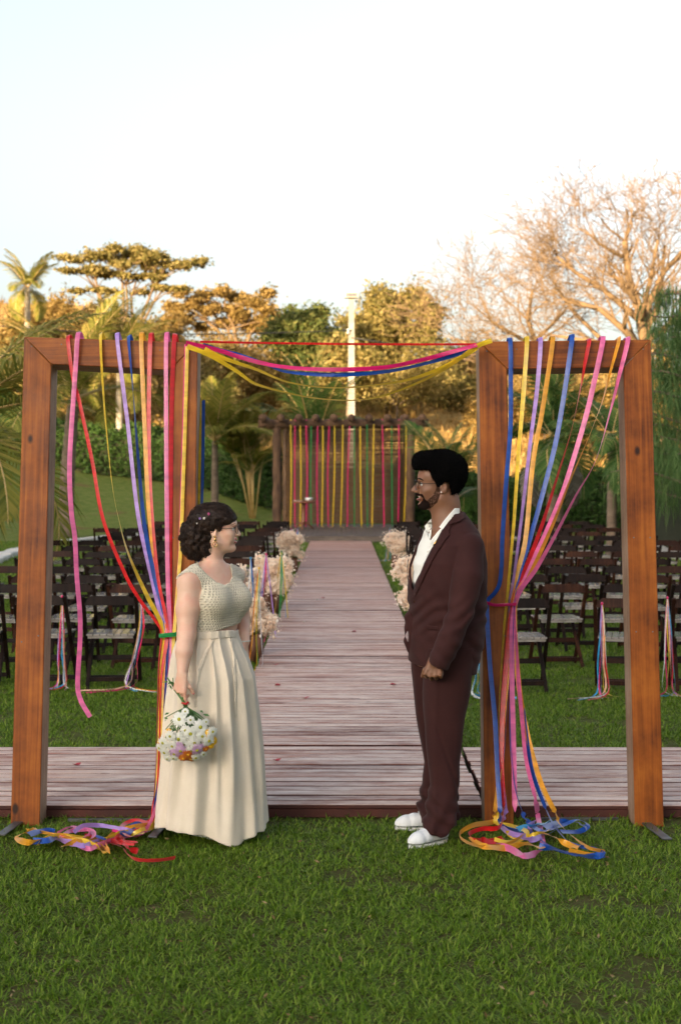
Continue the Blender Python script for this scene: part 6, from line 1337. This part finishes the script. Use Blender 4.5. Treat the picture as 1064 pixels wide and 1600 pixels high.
# shirt, then jacket cut open over it
SW = [L3(805, 676, 716, .062, .062), L3(822, 664, 726, .085, .085), L3(840, 655, 742, .15, .10), L3(880, 647, 748, .17), L3(920, 647, 748, .17), L3(1000, 650, 745, .16)]
Sf = Field((-.19, -.22, .90), (.22, .22, 1.58), .0035)
Sf.loft(SW, .02); Sf.prism([mz(*p, -.10) for p in ((664, 790), (664, 822), (671, 840), (673.5, 846), (683, 832), (694, 822), (704, 806), (712, 790))], -.4, .05, .003)
Sf.noise(lambda x, y, z: .0018*np.sin(x*70+z*38)*np.sin(z*30+1)+.0010*np.sin(z*90-x*60))
shm = Sf.mesh('shirt', M['shirt']); sho = link('shirt', shm, man)
JR = [L3(800, 683, 722, .062, .066), L3(812, 674, 733, .105, .085), L3(828, 662, 744, .165, .105), L3(850, 649, 752, .195), L3(878, 640, 757, .205), L3(905, 639, 757, .205), L3(950, 641, 756.5, .20), L3(1000, 640, 753, .195), L3(1035, 639, 745, .185), L3(1062, 641, 739, .18)]
Jf = Field((-.24, -.36, .72), (.27, .30, 1.60), .0038)
Jf.loft(JR, .015, n=2.3)
for q, pts, rr in ((-1, [m_(733, 856, -.145), m_(730, 900, -.195), m_(719, 958, -.235), m_(702, 1000, -.262), m_(685.5, 1036, -.265)], [.066, .074, .060, .056, .051]), (1, [m_(672, 852, .15), m_(667, 910, .19), m_(662, 960, .21), m_(655, 1020, .20)], [.062, .066, .056, .048])):
    Jf.chain(pts, rr, .0035)
Jf.cone(m_(715, 822, -.05), m_(733, 852, -.14), .045, .062, .03)
# flap of the far front edge
Jf.chain([m_(652, 945, .02), m_(643, 968, -.0), m_(638, 1000, .0), m_(639, 1016, .0)], [.03, .032, .022, .012], .01)
# cuff opening, hem, V opening
Jf.cone(m_(684, 1040, -.263), m_(676, 1062, -.268), .043, .05, .002, 'sub'); Jf.prism([mj(*p) for p in ((640, 1029), (664, 1031), (704, 1052), (690, 1095), (610, 1095), (610, 1045))], -.4, -.19, .003)
Jf.prism([mj(*p) for p in ((600, 1018), (630, 1024), (641, 1040), (668, 1047), (692, 1048.5), (741, 1058), (780, 1060), (780, 1100), (600, 1100))], -.4, .4, .003)
Jf.prism([mj(*p) for p in ((652, 770), (656, 823), (652, 838), (645, 860), (640, 884), (640, 900), (644, 918), (648, 926), (655, 905), (664, 882), (675, 858), (692, 829), (706, 812), (716, 797), (716, 770))], -.4, .14, .003)
Jf.prism([mj(*p) for p in ((636.5, 1000), (640, 985), (641.2, 1000), (640, 1012))], -.4, .4, .002)
Jf.noise(lambda x, y, z: .0035*np.exp(-((z-1.07)/.09)**2)*np.sin(z*95-x*55+y*10+1.5*np.sin(x*30))+.0022*np.sin(z*30+x*34+y*18+2*np.sin(z*11))*np.sin(x*22-y*26)+.0022*np.exp(-((z-.90)/.08)**2)*np.sin(z*80+x*70))
jm = Jf.mesh('jacket', M['suit']); jo = link('jacket', jm, man); jb = bvh_of(jm); sbv = bvh_of(shm); bb = bvh_of(bodym)
lf = lambda c: (lambda x, y: .004*math.exp(-((x-c)/9)**2))
panel('lapel', [(713, 797), (724, 800), (727, 808), (712, 811), (703, 823), (700.5, 832), (702.5, 835), (694, 846), (683, 862), (672, 882), (662, 903), (655, 918), (648.5, 932), (646.5, 928), (653, 908), (661, 886), (672, 861), (690, 829), (702, 813)], [jb], .008, .005, M['suit'], jo, OM)
panel('collar', [(706, 795), (714, 795.5), (725, 801), (727, 809), (718, 815), (707, 818), (700, 821), (702, 812)], [jb], .012, .005, M['suit'], jo, OM)
panel('lapel', [(663, 826), (657, 838), (648, 858), (639.5, 882), (638, 900), (641, 915), (645, 923), (646, 918), (642.5, 903), (642, 887), (648, 869), (656, 850), (662, 838), (665, 830)], [jb], .005, .004, M['suit'], jo, OM)
panel('pocket_flap', [(667, 977), (684, 978.5), (684, 985), (667, 983.5)], [jb], .004, .003, M['suit'], jo, OM)
panel('shirt_collar', [(717.5, 794), (718, 801), (710, 810), (700, 822), (692, 828), (686, 823.5), (692, 815), (702, 803), (710, 794)], [sbv, bb], .020, .005, M['shirt'], sho, OM)
panel('shirt_collar', [(663.5, 822), (668, 816), (673.5, 810.5), (674.5, 820), (673.5, 834), (672, 843), (668, 838), (665, 830)], [sbv, bb], .012, .004, M['shirt'], sho, OM)
panel('placket', [(673, 846), (677, 842), (668, 868), (659, 895), (652, 915), (649, 915), (656, 893), (665, 866)], [sbv], .003, .002, M['shirt'], sho, OM)
def onj(px, py, bv=None, off=.004):
    d = (P(px, py, 6.78)-Vector((0, 0, EYE))).normalized(); o_ = Vector((0, 0, EYE))-OM; best = None
    for b in (bv or [jb]):
        h = b.ray_cast(o_, d, 20)
        if h[0] is not None and (best is None or h[3] < best[3]): best = h
    return best[0]-d*off if best else Vector(m_(px, py, -.15))
e = MB(); c = onj(647, 940); e.lathe([(.0055, 0), (.0062, .002), (.004, .0025)], c, 14, 0, Matrix.Rotation(R(90), 3, 'X')); part('button', e, M['chair_brown'], jo)
e = MB(); c = onj(680, 848, off=.013); e.tube([c+Vector((-.010, 0, -.014)), c+Vector((-.003, -.002, -.004)), c+Vector((.004, 0, .006)), c+Vector((.008, 0, .016))], [.0025, .0045, .004, .0012], 6); e.tube([c+Vector((-.008, 0, 0)), c, c+Vector((.008, 0, -.002))], [.001, .003, .001], 5); e.ball(c+Vector((.004, -.002, .008)), .004)
part('brooch', e, M['golden'], jo)
for (px, py) in ((668, 862), (658, 893)): e = MB(); e.ball(onj(px, py, [sbv], .004), (.004, .002, .004)); part('shirt_button', e, M['pearl'], sho)
# trousers
Tr = Field((-.22, -.30, .02), (.22, .32, .92), .0038)
def leg(rows_, yy0, yy1, ratio, k):
    out = []
    for py, l, r_ in rows_:
        u = np.clip((py-1050)/240, 0, 1); y_ = yy0+(yy1-yy0)*u; S_ = (YM+y_)/F; cx = ((l+r_)/2-532)*S_-OM.x; out.append((EYE-(py-734)*S_, cx, y_, (r_-l)/2*S_, (r_-l)/2*S_*ratio, 0.0))
    Tr.loft(out, k, n=2.3)
leg([(1000, 662, 745), (1045, 660, 740), (1080, 659.5, 735), (1115, 661, 728), (1150, 664, 722.5), (1190, 669, 718.5), (1226, 672, 717), (1255, 667, 714), (1280, 660, 711), (1297, 655.5, 709), (1304, 657, 707)], -.085, -.135, .86, .004)
leg([(1000, 642, 728), (1045, 642, 726), (1080, 645, 722), (1115, 650, 718), (1150, 656, 716), (1190, 662, 714), (1226, 659, 715), (1264, 650.5, 717), (1284, 652, 717), (1291, 655, 716)], .085, .15, .80, .004)
Tr.prism([mz(*p, -.19) for p in ((640, 1292), (655, 1296), (672, 1303), (688, 1309), (700, 1303), (709, 1290), (740, 1290), (740, 1340), (640, 1340))], -.4, -.02, .003)
Tr.prism([mz(*p, .10) for p in ((600, 1285.5), (700, 1284), (760, 1280), (760, 1340), (600, 1340))], .02, .4, .003)
def tfold(x, y, z):
    near = y < .0
    xc = -.004-.02*np.clip((.25-z)/.25, 0, 1)
    d = -.0045*np.exp(-((x-xc+.04)/.016)**2)*(near)                              # pressed crease
    d = d+.0048*np.exp(-((x-.035+.35*(z-.35))/.010)**2)*np.exp(-((z-.35)/.22)**2)*near
    br = np.exp(-((z-.13)/.085)**2)
    d = d+.006*br*np.sin(z*75+x*48+1.0)+.004*br*np.sin(x*70-z*40)+.0025*np.sin(x*30+z*9)*np.sin(z*17+y*20)
    d = d-.006*np.exp(-((z-.20-(x+.02)*-.9)/.018)**2)*np.exp(-((z-.18)/.12)**2)*near
    return d
Tr.noise(tfold)
tm = Tr.mesh('trousers', M['suit']); to = link('trousers', tm, man)
# shoes
def shoe(px, py, y_, rz_, s=1.0):
    f = Field((-.19, -.08, -.005), (.14, .08, .13), .003)
    f.chain([(.085, 0, .048), (.03, 0, .050), (-.04, -.002, .046), (-.095, -.006, .038), (-.122, -.004, .034)], [.036, .038, .042, .040, .030], .02); f.ell((.05, 0, .075), (.045, .034, .036), .03)
    f.op(lambda x, y, z: .013-z+0*x+0*y, (-.2, -.1, -.01), (.15, .1, .0), .004, 'sub')
    f.ell((.055, 0, .12), (.035, .024, .045), .006, 'sub'); f.noise(lambda x, y, z: .0007*np.sin(x*160)*np.exp(-((x+.06)/.05)**2))
    me = f.mesh('upper', M['shoe']); c = m_(px, py, y_); r = empty('shoe'); r.parent = man; r.location = (c[0], c[1], .004); r.rotation_euler = (0, 0, rz_); r.scale = (s, s, s); link('upper', me, r)
    o = MB(); prof = [(math.cos(a)*(.150 if math.cos(a) < 0 else .118), math.sin(a)*(.044-.006*math.cos(a)*-1)) for a in [i/28*2*math.pi for i in range(28)]]
    vs = [(x, y, z) for z in (0, .018) for x, y in prof]; n = 28; o.add(vs, [list(range(n-1, -1, -1)), list(range(n, 2*n))]+[[i, (i+1) % n, (i+1) % n+n, i+n] for i in range(n)], smooth=False); part('sole', o, M['white'], r)
    e = MB()
    for i in range(4): e.tube([(-.035+i*.019, -.020, .088+i*.006-.002), (-.033+i*.019, 0, .092+i*.008), (-.035+i*.019, .020, .088+i*.006-.002)], .0028, 5)
    part('laces', e, M['shoe'], r)
shoe(672, 1310, -.15, R(36), .86); shoe(658, 1290, .13, R(6), .86)
